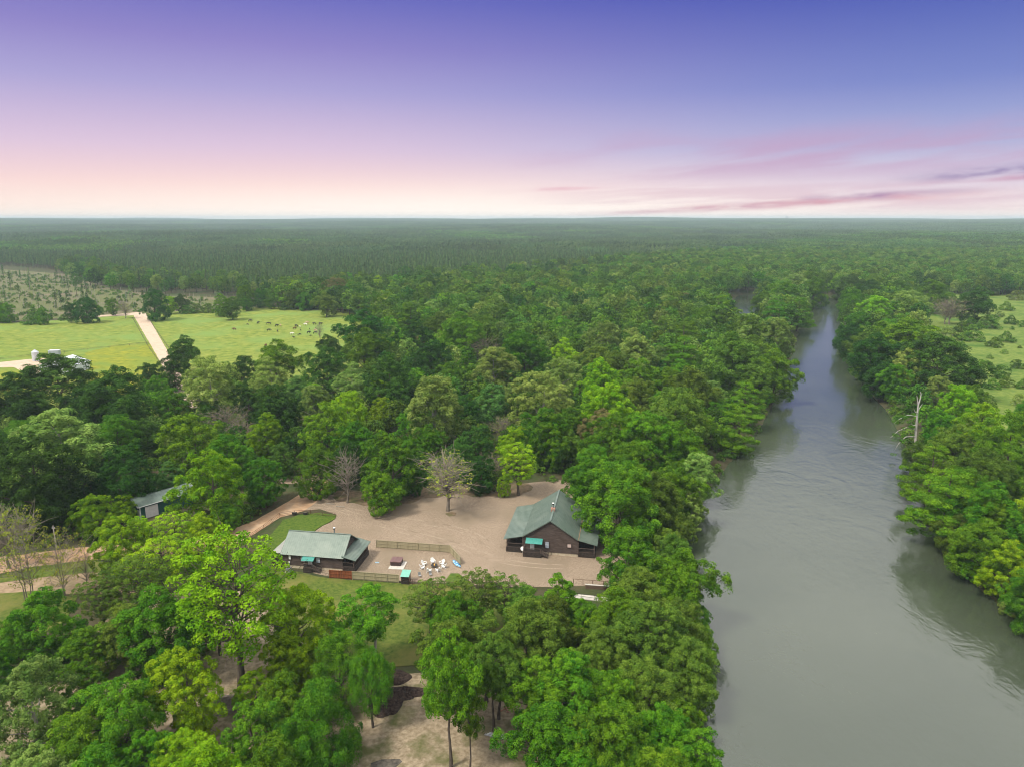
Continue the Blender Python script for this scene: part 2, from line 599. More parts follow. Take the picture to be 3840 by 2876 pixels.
gravel = surf('yard_gravel', (0.175, 0.130, 0.092), (0.345, 0.270, 0.203), scale=5.0, rough=0.95, spec=0.1, c3=(0.215, 0.168, 0.120), s3=0.06, bump=0.7, bscale=9.0, detail=3.0, lo=0.38, hi=0.62)
sand = surf('sandy_soil', (0.36, 0.29, 0.205), (0.20, 0.155, 0.10), scale=1.4, rough=0.95, spec=0.1, c3=(0.10, 0.105, 0.038), s3=0.22, bump=0.6, bscale=3.0)
dirt = surf('road_dirt', (0.42, 0.27, 0.165), (0.31, 0.195, 0.115), scale=0.9, rough=0.95, spec=0.1, c3=(0.44, 0.32, 0.22), s3=0.22, bump=0.4, bscale=3.0)
paledirt = surf('farm_road_dirt', (0.56, 0.44, 0.34), (0.44, 0.33, 0.245), scale=0.5, rough=0.95, spec=0.1, c3=(0.50, 0.41, 0.31), s3=0.1)
lawn = surf('lawn_grass', (0.052, 0.090, 0.014), (0.118, 0.145, 0.028), scale=1.3, rough=0.9, spec=0.1, c3=(0.155, 0.150, 0.042), s3=0.10, bump=0.8, bscale=5.0)
lush = surf('lush_grass', (0.044, 0.088, 0.012), (0.098, 0.140, 0.022), scale=1.6, rough=0.9, spec=0.1, bump=0.8, bscale=5.0)
pasture = surf('pasture_grass', (0.105, 0.165, 0.026), (0.245, 0.275, 0.058), scale=0.22, rough=0.95, spec=0.05, c3=(0.165, 0.25, 0.060), s3=0.030, bump=0.9, bscale=1.1, bdist=0.3)
flowers = surf('flowering_grass', (0.135, 0.180, 0.026), (0.300, 0.290, 0.034), scale=0.28, rough=0.95, spec=0.05, c3=(0.15, 0.215, 0.04), s3=0.07, bump=0.9, bscale=1.1, bdist=0.3)
meadow = surf('meadow_grass', (0.090, 0.150, 0.026), (0.180, 0.225, 0.052), scale=0.45, rough=0.95, spec=0.05, c3=(0.062, 0.125, 0.022), s3=0.05, bump=0.9, bscale=1.1, bdist=0.3)
cutover = surf('cutover_soil', (0.140, 0.140, 0.064), (0.090, 0.122, 0.040), scale=0.12, rough=0.95, spec=0.05, c3=(0.17, 0.140, 0.095), s3=0.03, bump=0.9, bscale=0.6, bdist=0.5)

sheet('pasture', [(-500, 1236), (0, 1214), (200, 1203), (500, 1181), (800, 1160), (1000, 1152), (1150, 1163), (1300, 1165), (1420, 1180), (1450, 1260), (1380, 1400), (1200, 1560), (1000, 1580), (800, 1560), (300, 1560), (-500, 1640)], 0.06, pasture)
sheet('flowering_pasture', [(320, 1325), (420, 1300), (560, 1292), (600, 1340), (560, 1440), (420, 1500), (330, 1480)], 0.12, flowers, 1.5)
sheet('flowering_pasture', [(-250, 1400), (0, 1385), (80, 1382), (120, 1450), (0, 1520), (-250, 1540)], 0.12, flowers, 1.5)
sheet('meadow', [(3470, 1062), (3700, 1045), (3900, 1040), (4600, 1100), (4600, 1850), (3900, 1760), (3700, 1690), (3580, 1560), (3500, 1380), (3450, 1250), (3450, 1150), (3460, 1090)], 0.06, meadow)
sheet('clearcut', [(-700, 1050), (0, 1010), (260, 1030), (420, 1085), (620, 1110), (800, 1115), (980, 1128), (1000, 1150), (800, 1158), (500, 1178), (0, 1208), (-700, 1240)], 0.04, cutover)
sheet('farm_road', [(497, 1178), (548, 1178), (648, 1352), (760, 1560), (690, 1560), (606, 1366)], 0.18, paledirt, 0.15)
sheet('farm_lane', [(250, 1195), (250, 1190), (440, 1180), (520, 1172), (548, 1178), (500, 1184)], 0.14, paledirt)
sheet('barn_yard', [(-350, 1372), (0, 1360), (120, 1348), (250, 1340), (310, 1350), (300, 1400), (110, 1402), (50, 1378), (-350, 1388)], 0.17, paledirt, 0.4)
sheet('gravel_yard', [(1186, 1830), (1250, 1840), (1400, 1850), (1600, 1835), (1760, 1822), (1900, 1815), (2100, 1800), (2250, 1830), (2330, 1950), (2345, 2100), (2345, 2196), (2210, 2196), (2000, 2200), (1800, 2194), (1500, 2178), (1320, 2166), (1235, 2160), (1150, 2140), (1090, 2100), (1120, 2040), (1190, 1985), (1258, 1945), (1262, 1928), (1200, 1908), (1110, 1915)], 0.05, gravel, 0.25)
sheet('leaf_litter', [(1262, 1878), (1330, 1886), (1420, 1900), (1500, 1890), (1580, 1868), (1640, 1866), (1720, 1852), (1820, 1862), (1900, 1866), (1960, 1850), (2000, 1826), (1980, 1812), (1700, 1818), (1400, 1838), (1240, 1836)], 0.066, surf('brown_leaf_litter', (0.215, 0.150, 0.100), (0.105, 0.082, 0.050), scale=1.1, rough=0.95, spec=0.1, c3=(0.085, 0.095, 0.035), s3=0.16), 0.9)
sheet('leaf_litter', [(1668, 1926), (1690, 1918), (1712, 1922), (1708, 1932), (1684, 1936)], 0.066, MATS['brown_leaf_litter'], 0.3)
def track(name, rows, w, z, mat):
    c = [np.array(P(a, b)[:2]) for a, b in rows]
    # smooth the line
    t = np.linspace(0, len(c) - 1, 40)
    xs, ys = np.interp(t, range(len(c)), [q[0] for q in c]), np.interp(t, range(len(c)), [q[1] for q in c])
    k = np.ones(9) / 9
    xs[4:-4], ys[4:-4] = np.convolve(xs, k, 'valid'), np.convolve(ys, k, 'valid')
    d = np.gradient(np.stack([xs, ys], 1), axis=0)
    d /= np.linalg.norm(d, axis=1, keepdims=True)
    nx, ny = -d[:, 1], d[:, 0]
    ww = w * (0.8 + 0.35 * np.random.default_rng(len(rows) + int(z * 1e4)).random(len(xs)))
    for off in (-0.85, 0.85):
        l = list(zip(xs + nx * (off - ww / 2), ys + ny * (off - ww / 2)))
        r_ = list(zip(xs + nx * (off + ww / 2), ys + ny * (off + ww / 2)))
        MB().slab(l + r_[::-1], -0.2, z + 0.001 * (off > 0)).build(name, mat, kind='structure')


worn = surf('worn_gravel', (0.215, 0.165, 0.120), (0.375, 0.298, 0.228), scale=4.0, rough=0.95, spec=0.1, c3=(0.19, 0.145, 0.105), s3=0.3)
track('tyre_track', [(1150, 1895), (1260, 1900), (1420, 1935), (1600, 1960), (1760, 1990), (1850, 2050)], 0.42, 0.0535, worn)
track('tyre_track', [(1215, 1885), (1400, 1960), (1560, 2005), (1720, 2040), (1830, 2090), (1960, 2120), (2120, 2125)], 0.38, 0.0565, worn)
sheet('driveway', [(1225, 1800), (1250, 1830), (1205, 1868), (1140, 1915), (1050, 1940), (960, 1998), (880, 2040), (640, 2080), (300, 2102), (0, 2150), (-200, 2180), (-200, 2120), (0, 2088), (300, 2052), (640, 2035), (870, 1985), (960, 1950), (1100, 1868), (1160, 1830)], 0.07, dirt, 0.2)
sheet('woodland_track', [(1040, 1790), (1160, 1780), (1240, 1790), (1240, 1812), (1140, 1812), (1050, 1815)], 0.06, gravel, 0.3)
sheet('lawn', [(985, 2030), (1060, 1950), (1120, 1930), (1200, 1922), (1262, 1932), (1255, 1945), (1185, 1985), (1120, 2035), (1095, 2080), (1060, 2140), (985, 2150)], 0.09, lush, 0.4)
sheet('front_lawn', [(930, 2160), (1060, 2130), (1150, 2150), (1235, 2168), (1500, 2186), (1690, 2192), (1900, 2210), (1960, 2330), (1800, 2480), (1400, 2500), (1240, 2480), (1090, 2340), (980, 2250)], 0.08, lawn, 0.25)
sheet('side_lawn', [(-250, 2260), (0, 2225), (130, 2215), (290, 2240), (250, 2330), (60, 2420), (-250, 2420)], 0.09, lawn, 0.25)
sheet('roadside_lawn', [(0, 2160), (100, 2128), (330, 2100), (420, 2110), (400, 2140), (150, 2165), (0, 2185)], 0.10, lawn, 0.2)
sheet('dirt_lane', [(-250, 2215), (0, 2165), (150, 2150), (330, 2135), (520, 2120), (600, 2230), (330, 2225), (130, 2228), (0, 2240), (-250, 2270)], 0.06, surf('lane_dirt', (0.34, 0.25, 0.165), (0.24, 0.175, 0.11), scale=1.0, rough=0.95, spec=0.1, c3=(0.16, 0.145, 0.07), s3=0.2), 0.3)
sheet('sandy_lot', [(250, 2420), (520, 2250), (700, 2210), (900, 2215), (985, 2270), (1100, 2370), (1240, 2500), (1500, 2530), (1900, 2520), (2080, 2560), (2240, 2876), (2300, 3400), (-600, 3400), (0, 2600)], 0.06, sand, 0.4)
sheet('small_lawn_patch', [(1668, 2178), (1690, 2150), (1720, 2150), (1760, 2180), (1740, 2200), (1690, 2198)], 0.11, lush, 0.15)
sheet('ash_patch', [(1390, 2862), (1430, 2848), (1500, 2846), (1508, 2856), (1480, 2880), (1440, 2905), (1390, 2910)], 0.09, surf('dark_ash', (0.06, 0.055, 0.05), (0.14, 0.12, 0.10), scale=2.0, rough=1.0, spec=0.05), 0.3)


# ------------------------------------------------------------------ trees: prototype meshes
def tubes_np(paths, n=5):
    V, F, o = [], [], 0
    for pts, rad in paths:
        pts = np.asarray(pts, float)
        k = len(pts)
        d = np.gradient(pts, axis=0)
        d /= np.linalg.norm(d, axis=1, keepdims=True) + 1e-9
        ref = np.where(np.abs(d[:, 2:3]) > 0.8, np.array([[1.0, 0, 0]]), np.array([[0, 0, 1.0]]))
        s = np.cross(d, ref)
        s /= np.linalg.norm(s, axis=1, keepdims=True) + 1e-9
        u = np.cross(d, s)
        a = np.arange(n) * 2 * math.pi / n
        ring = pts[:, None, :] + (s[:, None, :] * np.cos(a)[None, :, None] + u[:, None, :] * np.sin(a)[None, :, None]) * np.asarray(rad)[:, None, None]
        V.append(ring.reshape(-1, 3))
        for i in range(k - 1):
            for j in range(n):
                p, q = o + i * n + j, o + i * n + (j + 1) % n
                F.append((p, q, q + n, p + n))
        o += k * n
    return np.concatenate(V), np.array(F, np.int32)


def leaves_np(rng, C, rad, per, size, flat=1.0, droop=0.0, outward=None, up=0.35, aspect=0.58, thick=0.35):
    n = len(C)
    per = np.broadcast_to(np.asarray(per, int), (n,))
    idx = np.repeat(np.arange(n), per)
    m = len(idx)
    d = rng.normal(size=(m, 3))
    d[:, 2] += up
    if outward is not None:
        d += outward[idx] * 0.7
    d /= np.linalg.norm(d, axis=1, keepdims=True)
    rr = rad[idx] * (1 - thick * rng.random(m) ** 1.5)
    pos = C[idx] + d * rr[:, None] * np.array([1, 1, flat])
    if droop:
        pos[:, 2] -= droop * rng.random(m) ** 2 * rad[idx] * 2
    nrm = d + rng.normal(size=(m, 3)) * 0.55
    nrm[:, 2] += 0.25
    nrm /= np.linalg.norm(nrm, axis=1, keepdims=True)
    t = rng.normal(size=(m, 3))
    if droop:
        t[:, 2] -= 1.6
    t -= nrm * (t * nrm).sum(1, keepdims=True)
    t /= np.linalg.norm(t, axis=1, keepdims=True)
    b = np.cross(nrm, t)
    s = size * rng.uniform(0.65, 1.25, m)[:, None]
    v = np.stack([pos - t * s * 0.5, pos + b * s * aspect * 0.5 + nrm * s * 0.10 - t * s * 0.05, pos + t * s * 0.5, pos - b * s * aspect * 0.5 + nrm * s * 0.10 - t * s * 0.05], 1)
    cl = rng.random(n)
    tint = np.clip(cl[idx] * 0.75 + rng.random(m) * 0.45 - 0.1, 0, 1)
    return v.reshape(-1, 3), np.arange(m * 4, dtype=np.int32).reshape(-1, 4), tint


PROF = {
    'dome': lambda t: np.where(t > 0.30, np.sqrt(np.clip(1 - ((t - 0.30) / 0.70) ** 2, 0, 1)), 0.60 + 0.40 * np.sin(t / 0.30 * math.pi / 2)),
    'oval': lambda t: np.sin(math.pi * np.clip(t, 0, 1) ** 0.85) ** 0.65,
    'cone': lambda t: np.clip(1.04 - t, 0, 1) ** 0.75 * np.clip(0.55 + t * 3.0, 0, 1),
    'vase': lambda t: np.sin(math.pi * np.clip(t, 0, 1) ** 1.5) ** 0.6,
    'pads': lambda t: np.clip(1.06 - t, 0, 1) ** 0.55 * np.clip(0.6 + t * 2.0, 0, 1),
    'bushy': lambda t: np.sqrt(np.clip(1 - t ** 2, 0, 1)),
}


def crown_points(rng, prof, Rc, z0, z1, n, sep, shell=0.55, lobes=0.22):
    ph = rng.uniform(0, 6.28, 6)
    am = rng.normal(size=6) * lobes / 2
    pts = []
    tries = 0
    while len(pts) < n and tries < n * 60:
        tries += 1
        t = rng.random() ** 0.9
        a = rng.uniform(0, 6.2832)
        k = 1 + am[0] * math.cos(a + ph[0]) + am[1] * math.cos(2 * a + ph[1]) + am[2] * math.cos(3 * a + 4 * t + ph[2]) + am[3] * math.cos(5 * t + ph[3]) + am[4] * math.cos(5 * a - 3 * t + ph[4])
        r = float(PROF[prof](np.array(t))) * Rc * k
        rho = shell + (1 - shell) * rng.random()
        if r < 0.12 * Rc:
            rho = 1.0
        p = np.array((math.cos(a) * r * rho, math.sin(a) * r * rho, z0 + (z1 - z0) * t))
        if all(np.sum((p - q) ** 2) > sep * sep for q in pts):
            pts.append(p)
        elif tries % 400 == 399:
            sep *= 0.93
    return np.array(pts)


def make_proto(seed, prof='dome', Rc=5.5, h=16.0, base=0.28, nclump=110, crad=(0.85, 1.45), per=135, size=0.42, flat=0.85, droop=0.0, shell=0.55, lobes=0.3, tr=0.30, nlimb=26, lean=0.0, stems=1, twig=0.0, up=0.45, aspect=0.58, billow=None):
    rng = np.random.default_rng(seed)
    z0, z1 = base * h, h * 0.955
    if billow is None:
        C = crown_points(rng, prof, Rc * 0.9, z0, z1, nclump, Rc * 0.24, shell, lobes)
    else:
        # big boughs first, then tufts over the outer side of each bough
        nb, lr, nt_, bf = billow
        Bq = crown_points(rng, prof, Rc * 0.76, z0 + lr * Rc * 0.4, z1 - lr * Rc * 0.5, nb, Rc * 0.36, shell, lobes)
        cc = np.array((0, 0, z0 + (z1 - z0) * 0.35))
        C = []
        for q in Bq:
            ow = q - cc
            ow = ow / (np.linalg.norm(ow) + 1e-6)
            r_ = lr * Rc * rng.uniform(0.65, 1.25)
            k = int(nt_ * (r_ / (lr * Rc)) ** 1.6)
            d = rng.normal(size=(k, 3)) + ow * 0.9 + np.array((0, 0, 0.55))
            d /= np.linalg.norm(d, axis=1, keepdims=True)
            C.append(q + d * (r_ * rng.uniform(0.72, 1.08, k))[:, None] * np.array((1, 1, bf)))
        C = np.concatenate(C)
    n = len(C)
    # limbs first: the stem, then a limb to a share of the clumps
    paths = []
    leads = []
    for s in range(stems):
        off = rng.normal(size=2) * (0.5 if stems > 1 else 0.0)
        top = np.array((rng.normal() * Rc * 0.10 + lean * h + off[0] * 3.2, rng.normal() * Rc * 0.10 + off[1] * 3.2, h * (0.86 if prof in ('cone', 'pads') else 0.72)))
        ts = np.linspace(0, 1, 8)
        pth = np.stack([off[0] + ts ** 1.2 * (top[0] - off[0]), off[1] + ts ** 1.2 * (top[1] - off[1]), ts * (top[2] + 1.2) - 1.2], 1)
        pth[1:-1, :2] += rng.normal(size=(6, 2)) * 0.12
        rad = tr / math.sqrt(stems) * (1 - 0.80 * ts) * np.where(ts < 0.15, 1.25, 1.0)
        leads.append((pth, rad))
        paths.append((pth, rad))
    order = rng.permutation(n)[:nlimb]
    for i in order:
        c = C[i]
        pth, rad = leads[rng.integers(len(leads))]
        zt = np.clip(c[2] - 0.55 * math.hypot(c[0], c[1]) - 0.3, h * 0.16, pth[-1, 2] * 0.97)
        st = np.array([np.interp(zt, pth[:, 2], pth[:, k]) for k in range(3)])
        r0 = float(np.interp(zt, pth[:, 2], rad)) * 0.62
        ts = np.linspace(0, 1, 5)[:, None]
        mid = st * (1 - ts) + c * ts
        mid[:, 2:3] += np.sin(ts * math.pi) * 0.06 * np.linalg.norm(c - st)
        mid[1:-1] += rng.normal(size=(3, 3)) * 0.12
        paths.append((mid, np.maximum(r0 * (1 - 0.85 * ts[:, 0]), 0.022)))
        for _ in range(int(twig)):
            a = mid[rng.integers(2, 5)]
            e = a + rng.normal(size=3) * Rc * 0.16 + (c - st) * 0.22 + np.array((0, 0, 0.35))
            paths.append((np.stack([a, (a + e) / 2 + rng.normal(size=3) * 0.08, e]), np.array((0.035, 0.025, 0.012))))
    tv, tf = tubes_np(paths, 6 if tr > 0.2 else 5)
    trunk = mesh_np('trunk', tv, tf, [BARK], smooth=True)
    rad = rng.uniform(crad[0], crad[1], n)
    cz = (z0 + z1) / 2
    outw = C - np.array((0, 0, cz - 0.2 * h))
    outw = outw / (np.linalg.norm(outw, axis=1, keepdims=True) + 1e-6)
    lv, lf, tint = leaves_np(rng, C, rad, per, size, flat, droop, outw, up, aspect)
    crown = mesh_np('crown', lv, lf, [LEAF['mid']], tint)
    return dict(trunk=trunk, crown=crown, R=Rc, h=h)


PROTO = {
    'dome': [make_proto(100 + i, 'dome', 5.6, 14.5, 0.06, crad=(0.50, 0.90), per=100, size=0.275, flat=1.0, billow=(34 + 2 * i, 0.36 - 0.015 * i, 14, 0.95), lobes=0.32, shell=0.45) for i in range(4)],
    'oval': [make_proto(200 + i, 'oval', 4.6, 16.0, 0.06, crad=(0.45, 0.82), per=95, size=0.27, flat=1.0, billow=(40 + 2 * i, 0.33, 12, 1.0), lobes=0.38, shell=0.42) for i in range(3)],
    'cone': [make_proto(300 + i, 'cone', 4.2, 15.0, 0.06, crad=(0.42, 0.72), per=85, size=0.26, billow=(40, 0.28, 10, 0.8), lobes=0.25, shell=0.35) for i in range(2)],
    'fluffy': [make_proto(400 + i, 'dome', 5.4, 14.0, 0.06, crad=(0.42, 0.74), per=95, size=0.26, flat=1.0, billow=(50 + 3 * i, 0.26, 10, 1.0), lobes=0.38, shell=0.45) for i in range(3)],
    'pads': [make_proto(500 + i, 'pads', 5.2, 14.0, 0.08, crad=(0.60, 1.0), per=104, size=0.275, flat=0.45, up=0.1, aspect=0.40, billow=(36, 0.33, 10, 0.30), lobes=0.4, nlimb=36, shell=0.3) for i in range(2)],
    'willow': [make_proto(600 + i, 'dome', 5.2, 14.5, 0.10, crad=(0.50, 0.85), per=112, size=0.28, flat=0.95, droop=0.9, aspect=0.34, billow=(32, 0.31, 12, 0.8), lobes=0.35, shell=0.35) for i in range(2)],
    'high': [make_proto(650 + i, 'dome', 4.6, 17.0, 0.40, crad=(0.45, 0.85), per=92, size=0.275, billow=(26, 0.33, 12, 0.8), lobes=0.4, shell=0.35, tr=0.30, lean=0.05 * i) for i in range(2)],
    'highwillow': [make_proto(660, 'dome', 4.8, 16.0, 0.34, crad=(0.50, 0.85), per=105, size=0.28, flat=0.95, droop=0.9, aspect=0.34, billow=(24, 0.31, 12, 0.8), lobes=0.35, shell=0.35)],
    'open': [make_proto(700 + i, 'vase', 5.6, 15.0, 0.22, 130, (0.45, 0.85), 96, size=0.26, shell=0.35, nlimb=80, twig=1, lobes=0.35) for i in range(2)],
    'sparse': [make_proto(800 + i, 'vase', 5.0, 13.0, 0.18, 90, (0.40, 0.80), 12, size=0.25, shell=0.25, nlimb=90, twig=5, tr=0.28, lobes=0.3) for i in range(2)],
    'thin': [make_proto(850, 'oval', 4.6, 13.0, 0.16, 85, (0.45, 0.85), 26, size=0.25, shell=0.3, nlimb=85, twig=2, tr=0.17, stems=4, lobes=0.3)],
    'bare': [make_proto(900, 'vase', 5.0, 12.5, 0.16, 80, (0.4, 0.7), 2, size=0.22, shell=0.3, nlimb=80, twig=4, tr=0.24)],
    'bush': [make_proto(950 + i, 'dome', 2.4, 3.4, 0.0, 50, (0.38, 0.65), 80, size=0.25, tr=0.09, nlimb=10, lobes=0.4, shell=0.4) for i in range(3)],
}

# look of each kind: leaf colour, shape, words
KIND = {
    'oak': ('oak', 'dome', 'dark green round-headed'), 'oakf': ('oak', 'fluffy', 'dark green finely tufted'), 'oako': ('oak', 'open', 'dark green open-crowned'),
    'mid': ('mid', 'dome', 'mid green round-headed'), 'midf': ('mid', 'fluffy', 'mid green tufted'), 'mido': ('mid', 'oval', 'mid green tall oval'),
    'midc': ('mid', 'cone', 'mid green cone-shaped'), 'dull': ('dull', 'dome', 'dull green round-headed'), 'dulf': ('dull', 'open', 'dull green airy'),
    'lime': ('lime', 'fluffy', 'bright lime green tufted'), 'limo': ('lime', 'oval', 'bright lime green tall'), 'limp': ('lime', 'open', 'yellow lime green open-crowned'),
    'pale': ('pale', 'fluffy', 'pale silvery green tufted'), 'palo': ('pale', 'oval', 'pale green tall oval'), 'blue': ('blue', 'oval', 'bluish green tall oval'),
    'midh': ('mid', 'high', 'high-crowned mid green'), 'dulh': ('dull', 'high', 'high-crowned dull green'), 'limh': ('lime', 'high', 'high-crowned lime green'), 'wilh': ('mid', 'highwillow', 'high-crowned drooping green'),
    'tan': ('tan', 'fluffy', 'tan olive flowering'), 'tanb': ('tan', 'sparse', 'greyish tan thinly leaved'), 'bud': ('bud', 'sparse', 'thin yellow-budding'),
    'budt': ('bud', 'thin', 'many-stemmed yellow-budding'), 'bare': ('tan', 'bare', 'bare grey'), 'cyp': ('cyp', 'pads', 'feathery layered green'),
    'will': ('mid', 'willow', 'drooping fine-leaved green'), 'cydr': ('cyp', 'willow', 'soft drooping green'), 'bush': ('bush', 'bush', 'low rounded green'), 'pbush': ('pale', 'bush', 'low pale green'),
}
TREES = []      # (x, y, R, h)


def zone(x, y):
    if y > 545 and x < -60:
        return 'in the hedgerow along the far edge of the pasture'
    xr = float(np.interp(y, RBy, RBx))
    xl = float(np.interp(y, LBy, LBx))
    if x > (xl + xr) / 2 and y > 90:
        if river_in(x, y) > -14:
            return 'leaning over the water from the meadow side of the river'
        return 'between the shrubby meadow and the river'
    if CLy[0] - 60 < y < CLy[-1] and x > float(np.interp(y, CLy, CLx)):
        return 'on the wooded island in the river'
    if y < 121:
        if x < -32:
            return 'in the grove beside the sandy lot'
        if x > 14:
            return 'on the river bank beside the sandy lot'
        return 'between the front lawn and the sandy lot'
    if x > 14 and y < 150:
        return 'on the river bank beside the large log cabin'
    if x < -48 and y < 165:
        return 'along the dirt driveway near the green shed'
    if xl - x < 22:
        return 'on the wooded bank on the cabin side of the river'
    if y < 190 and x > -48:
        return 'at the edge of the gravel yard'
    if x < -60 and y < 330:
        return 'in the wood between the green shed and the pasture'
    if y > 300:
        return 'deep in the wood beyond the cabins'
    return 'in the wood behind the gravel yard'


def place_tree(x, y, Rm, h, kind, label=None, bark=None, rot=None, name=None):
    leaf, shape, words_ = KIND[kind]
    rr = random.Random(int(x * 131 + y * 977))
    pr = rr.choice(PROTO[shape])
    z = gz(x, y)
    bush = shape == 'bush'
    nm = name or ('shrub' if bush else 'bare_tree' if shape == 'bare' else 'tree')
    size = ('small ' if Rm < 3.2 else 'huge ' if Rm > 7.0 else '') if not bush else ''
    o = thing(nm, label or '', 'shrub' if bush else 'tree', (x, y, z), rr.uniform(0, 6.28) if rot is None else rot)
    s = Rm / pr['R'] * (1.22 if shape in ('sparse', 'open', 'thin', 'bare') else 1.0)
    o.scale = (s * rr.uniform(0.95, 1.05), s * rr.uniform(0.95, 1.05), h / pr['h'])
    for part, mat in (('trunk', bark or (BARKP if leaf == 'pale' else BARKG if shape in ('bare', 'sparse', 'thin') else BARK)), ('crown', LEAF[leaf])):
        c = bpy.data.objects.new(part, pr[part])
        COL.objects.link(c)
        c.parent = o
        c.material_slots[0].link = 'OBJECT'
        c.material_slots[0].material = mat
    TREES.append((x, y, Rm, h, o, kind, label))
    return o


def bush_zone(x, y):
    return 'dotted over the grassy meadow across the river' if x > 150 else 'in the hedge beside the pasture' if y > 320 else 'at the water edge of the river' if river_in(x, y) > -8 else 'under the trees near the yard'


HK = {'high': 3.3, 'highwillow': 3.2, 'cone': 3.0, 'oval': 2.9, 'pads': 2.6, 'vase': 2.6, 'bush': 1.35}


def crown_at(px, py, rpx, kind, hk=None, label=None, bark=None, hmax=24.0):
    """a tree whose crown centre is seen at this photo pixel with this half width"""
    shape = KIND[kind][1]
    k = hk or HK.get(shape, 2.45)
    h = 14.0
    for _ in range(12):
        zc = 0.45 * h if shape == 'bush' else 0.70 * h if shape in ('high', 'highwillow') else 0.60 * h
        p = P(px, py, zc + 0.0)
        Rm = rpx * depth(p) / FPX
        h = min(max(k * Rm, 1.2 if shape == 'bush' else 6.0), hmax)
    x, y = p[0], p[1]
    if river_in(x, y) > 1.5:        # keep the foot on the bank
        xl, xr = float(np.interp(y, LBy, LBx)), float(np.interp(y, RBy, RBx))
        x = xl + 1.0 if x - xl < xr - x else xr - 1.0
    return place_tree(x, y, Rm, h, kind, label, bark)


def rooted_at(bx, by, top_py, rpx, kind, label=None, bark=None, rot=None):
    """a tree whose foot is seen at this photo pixel and whose top reaches this row"""
    p = P(bx, by, 0.0)
    h = 4.0
    while h < 32:
        v = h + 0.1
        dy, dz = p[1], v - CAMH
        k = dy * math.cos(TILT) - dz * math.sin(TILT)
        py = 1438 - FPX * (dy * math.sin(TILT) + dz * math.cos(TILT)) / k
        if py <= top_py:
            break
        h += 0.1
    Rm = rpx * (depth(p) - 4) / FPX
    return place_tree(p[0], p[1], Rm, h, kind, label, bark, rot)


def crowns(ox, oy, s, rows):
    for row in rows:
        a, b, r_, kd = row[:4]
        kw = row[4] if len(row) > 4 else {}
        crown_at(ox + a / s, oy + b / s, r_ / s, kd, **kw)


S1 = 1.841
# wood between the shed and the pasture
crowns(0, 1250, S1, [
    (395, 345, 262, 'oak', dict(hk=2.75, label='huge dark open-crowned oak in front of the white barn')), (110, 480, 180, 'oak'), (250, 545, 130, 'oak'), (10, 560, 120, 'oakf'), (820, 450, 200, 'oak'), (640, 490, 150, 'oak'), (890, 590, 140, 'oakf'),
    (800, 690, 155, 'mid'), (1175, 500, 125, 'midf'), (1200, 240, 110, 'oak'), (1020, 285, 78, 'oak'), (1080, 380, 90, 'mid'), (1272, 125, 100, 'oak', dict(label='lone rounded dark tree beside the farm road')),
    (1450, 345, 205, 'pale'), (1680, 250, 110, 'oak'), (1860, 310, 120, 'palo'), (1915, 200, 140, 'mid'), (1700, 460, 110, 'oakf'), (1900, 520, 170, 'oakf'), (2050, 400, 90, 'blue'), (2160, 420, 75, 'limo'),
    (1430, 540, 90, 'oak'), (1540, 600, 110, 'tanb'), (1680, 680, 90, 'tanb'), (1840, 690, 122, 'limo'), (1810, 990, 150, 'midf'), (1950, 860, 100, 'oakf'),
    (1330, 745, 205, 'midf'), (1170, 985, 85, 'blue'), (1460, 1010, 225, 'lime', dict(label='tall lime green tree beside the green metal shed')),
    (120, 690, 110, 'mid'), (410, 760, 300, 'palo'), (230, 980, 290, 'oakf'), (20, 800, 120, 'oak'), (880, 940, 190, 'oakf'), (560, 1000, 150, 'oak'), (700, 830, 120, 'oak'), (1010, 700, 110, 'oak'), (330, 1130, 160, 'oak'),
    (640, 1230, 130, 'lime'), (850, 1190, 85, 'lime'), (820, 1440, 190, 'lime'), (1180, 1390, 165, 'limp'), (1410, 1400, 160, 'lime'), (1100, 1570, 190, 'limp'), (1560, 1260, 80, 'mid'), (960, 1330, 80, 'limp'),
])
rooted_at(118, 2250, 1880, 105, 'budt', 'many-stemmed greyish budding tree standing beside the dirt lane')
rooted_at(250, 2240, 1960, 70, 'budt', 'slim yellow-budding clump of stems between the driveway and the dirt lane')
rooted_at(30, 2130, 1900, 90, 'bud', 'thinly leaved yellow tree beside the driveway end')
rooted_at(330, 2215, 2060, 36, 'bare', 'small bare grey tree beside the dirt lane')
# grove in front, left
rooted_at(902, 2580, 1985, 232, 'limp', 'tall forked open lime green tree with a dark bare trunk')
rooted_at(828, 2455, 2120, 84, 'dulh', 'slender tree with a forked dark trunk in the sandy clearing')
crowns(0, 1950, S1, [
    (930, 440, 215, 'dulf'), (690, 545, 165, 'dulf'), (290, 690, 235, 'midf'), (1110, 720, 250, 'mido'), (880, 760, 190, 'dull'), (1340, 690, 170, 'dull'), (620, 880, 160, 'mid'), (120, 760, 130, 'mid'),
    (1270, 1150, 262, 'lime', dict(label='bright lime green billowing tree beside the sandy lot')), (220, 1230, 300, 'pale', dict(label='large pale silvery green tree in the foreground grove')), (800, 1330, 280, 'mid'), (560, 1120, 150, 'midf'), (520, 1560, 240, 'mid'),
    (1280, 1640, 210, 'lime'), (980, 1620, 180, 'midf'), (1750, 1470, 245, 'midf'), (1745, 1150, 110, 'limo'), (1030, 960, 130, 'oak'), (330, 930, 120, 'oakf'), (-60, 1000, 160, 'mid'),
    (2060, 690, 265, 'lime'), (1990, 950, 180, 'lime'), (1960, 1230, 190, 'mid'), (1320, 330, 90, 'limp'), (1850, 480, 80, 'limp'),
    (1400, 1800, 260, 'limo'), (700, 1800, 260, 'mid'), (250, 1800, 260, 'pale'), (1900, 1750, 260, 'mid'),
])
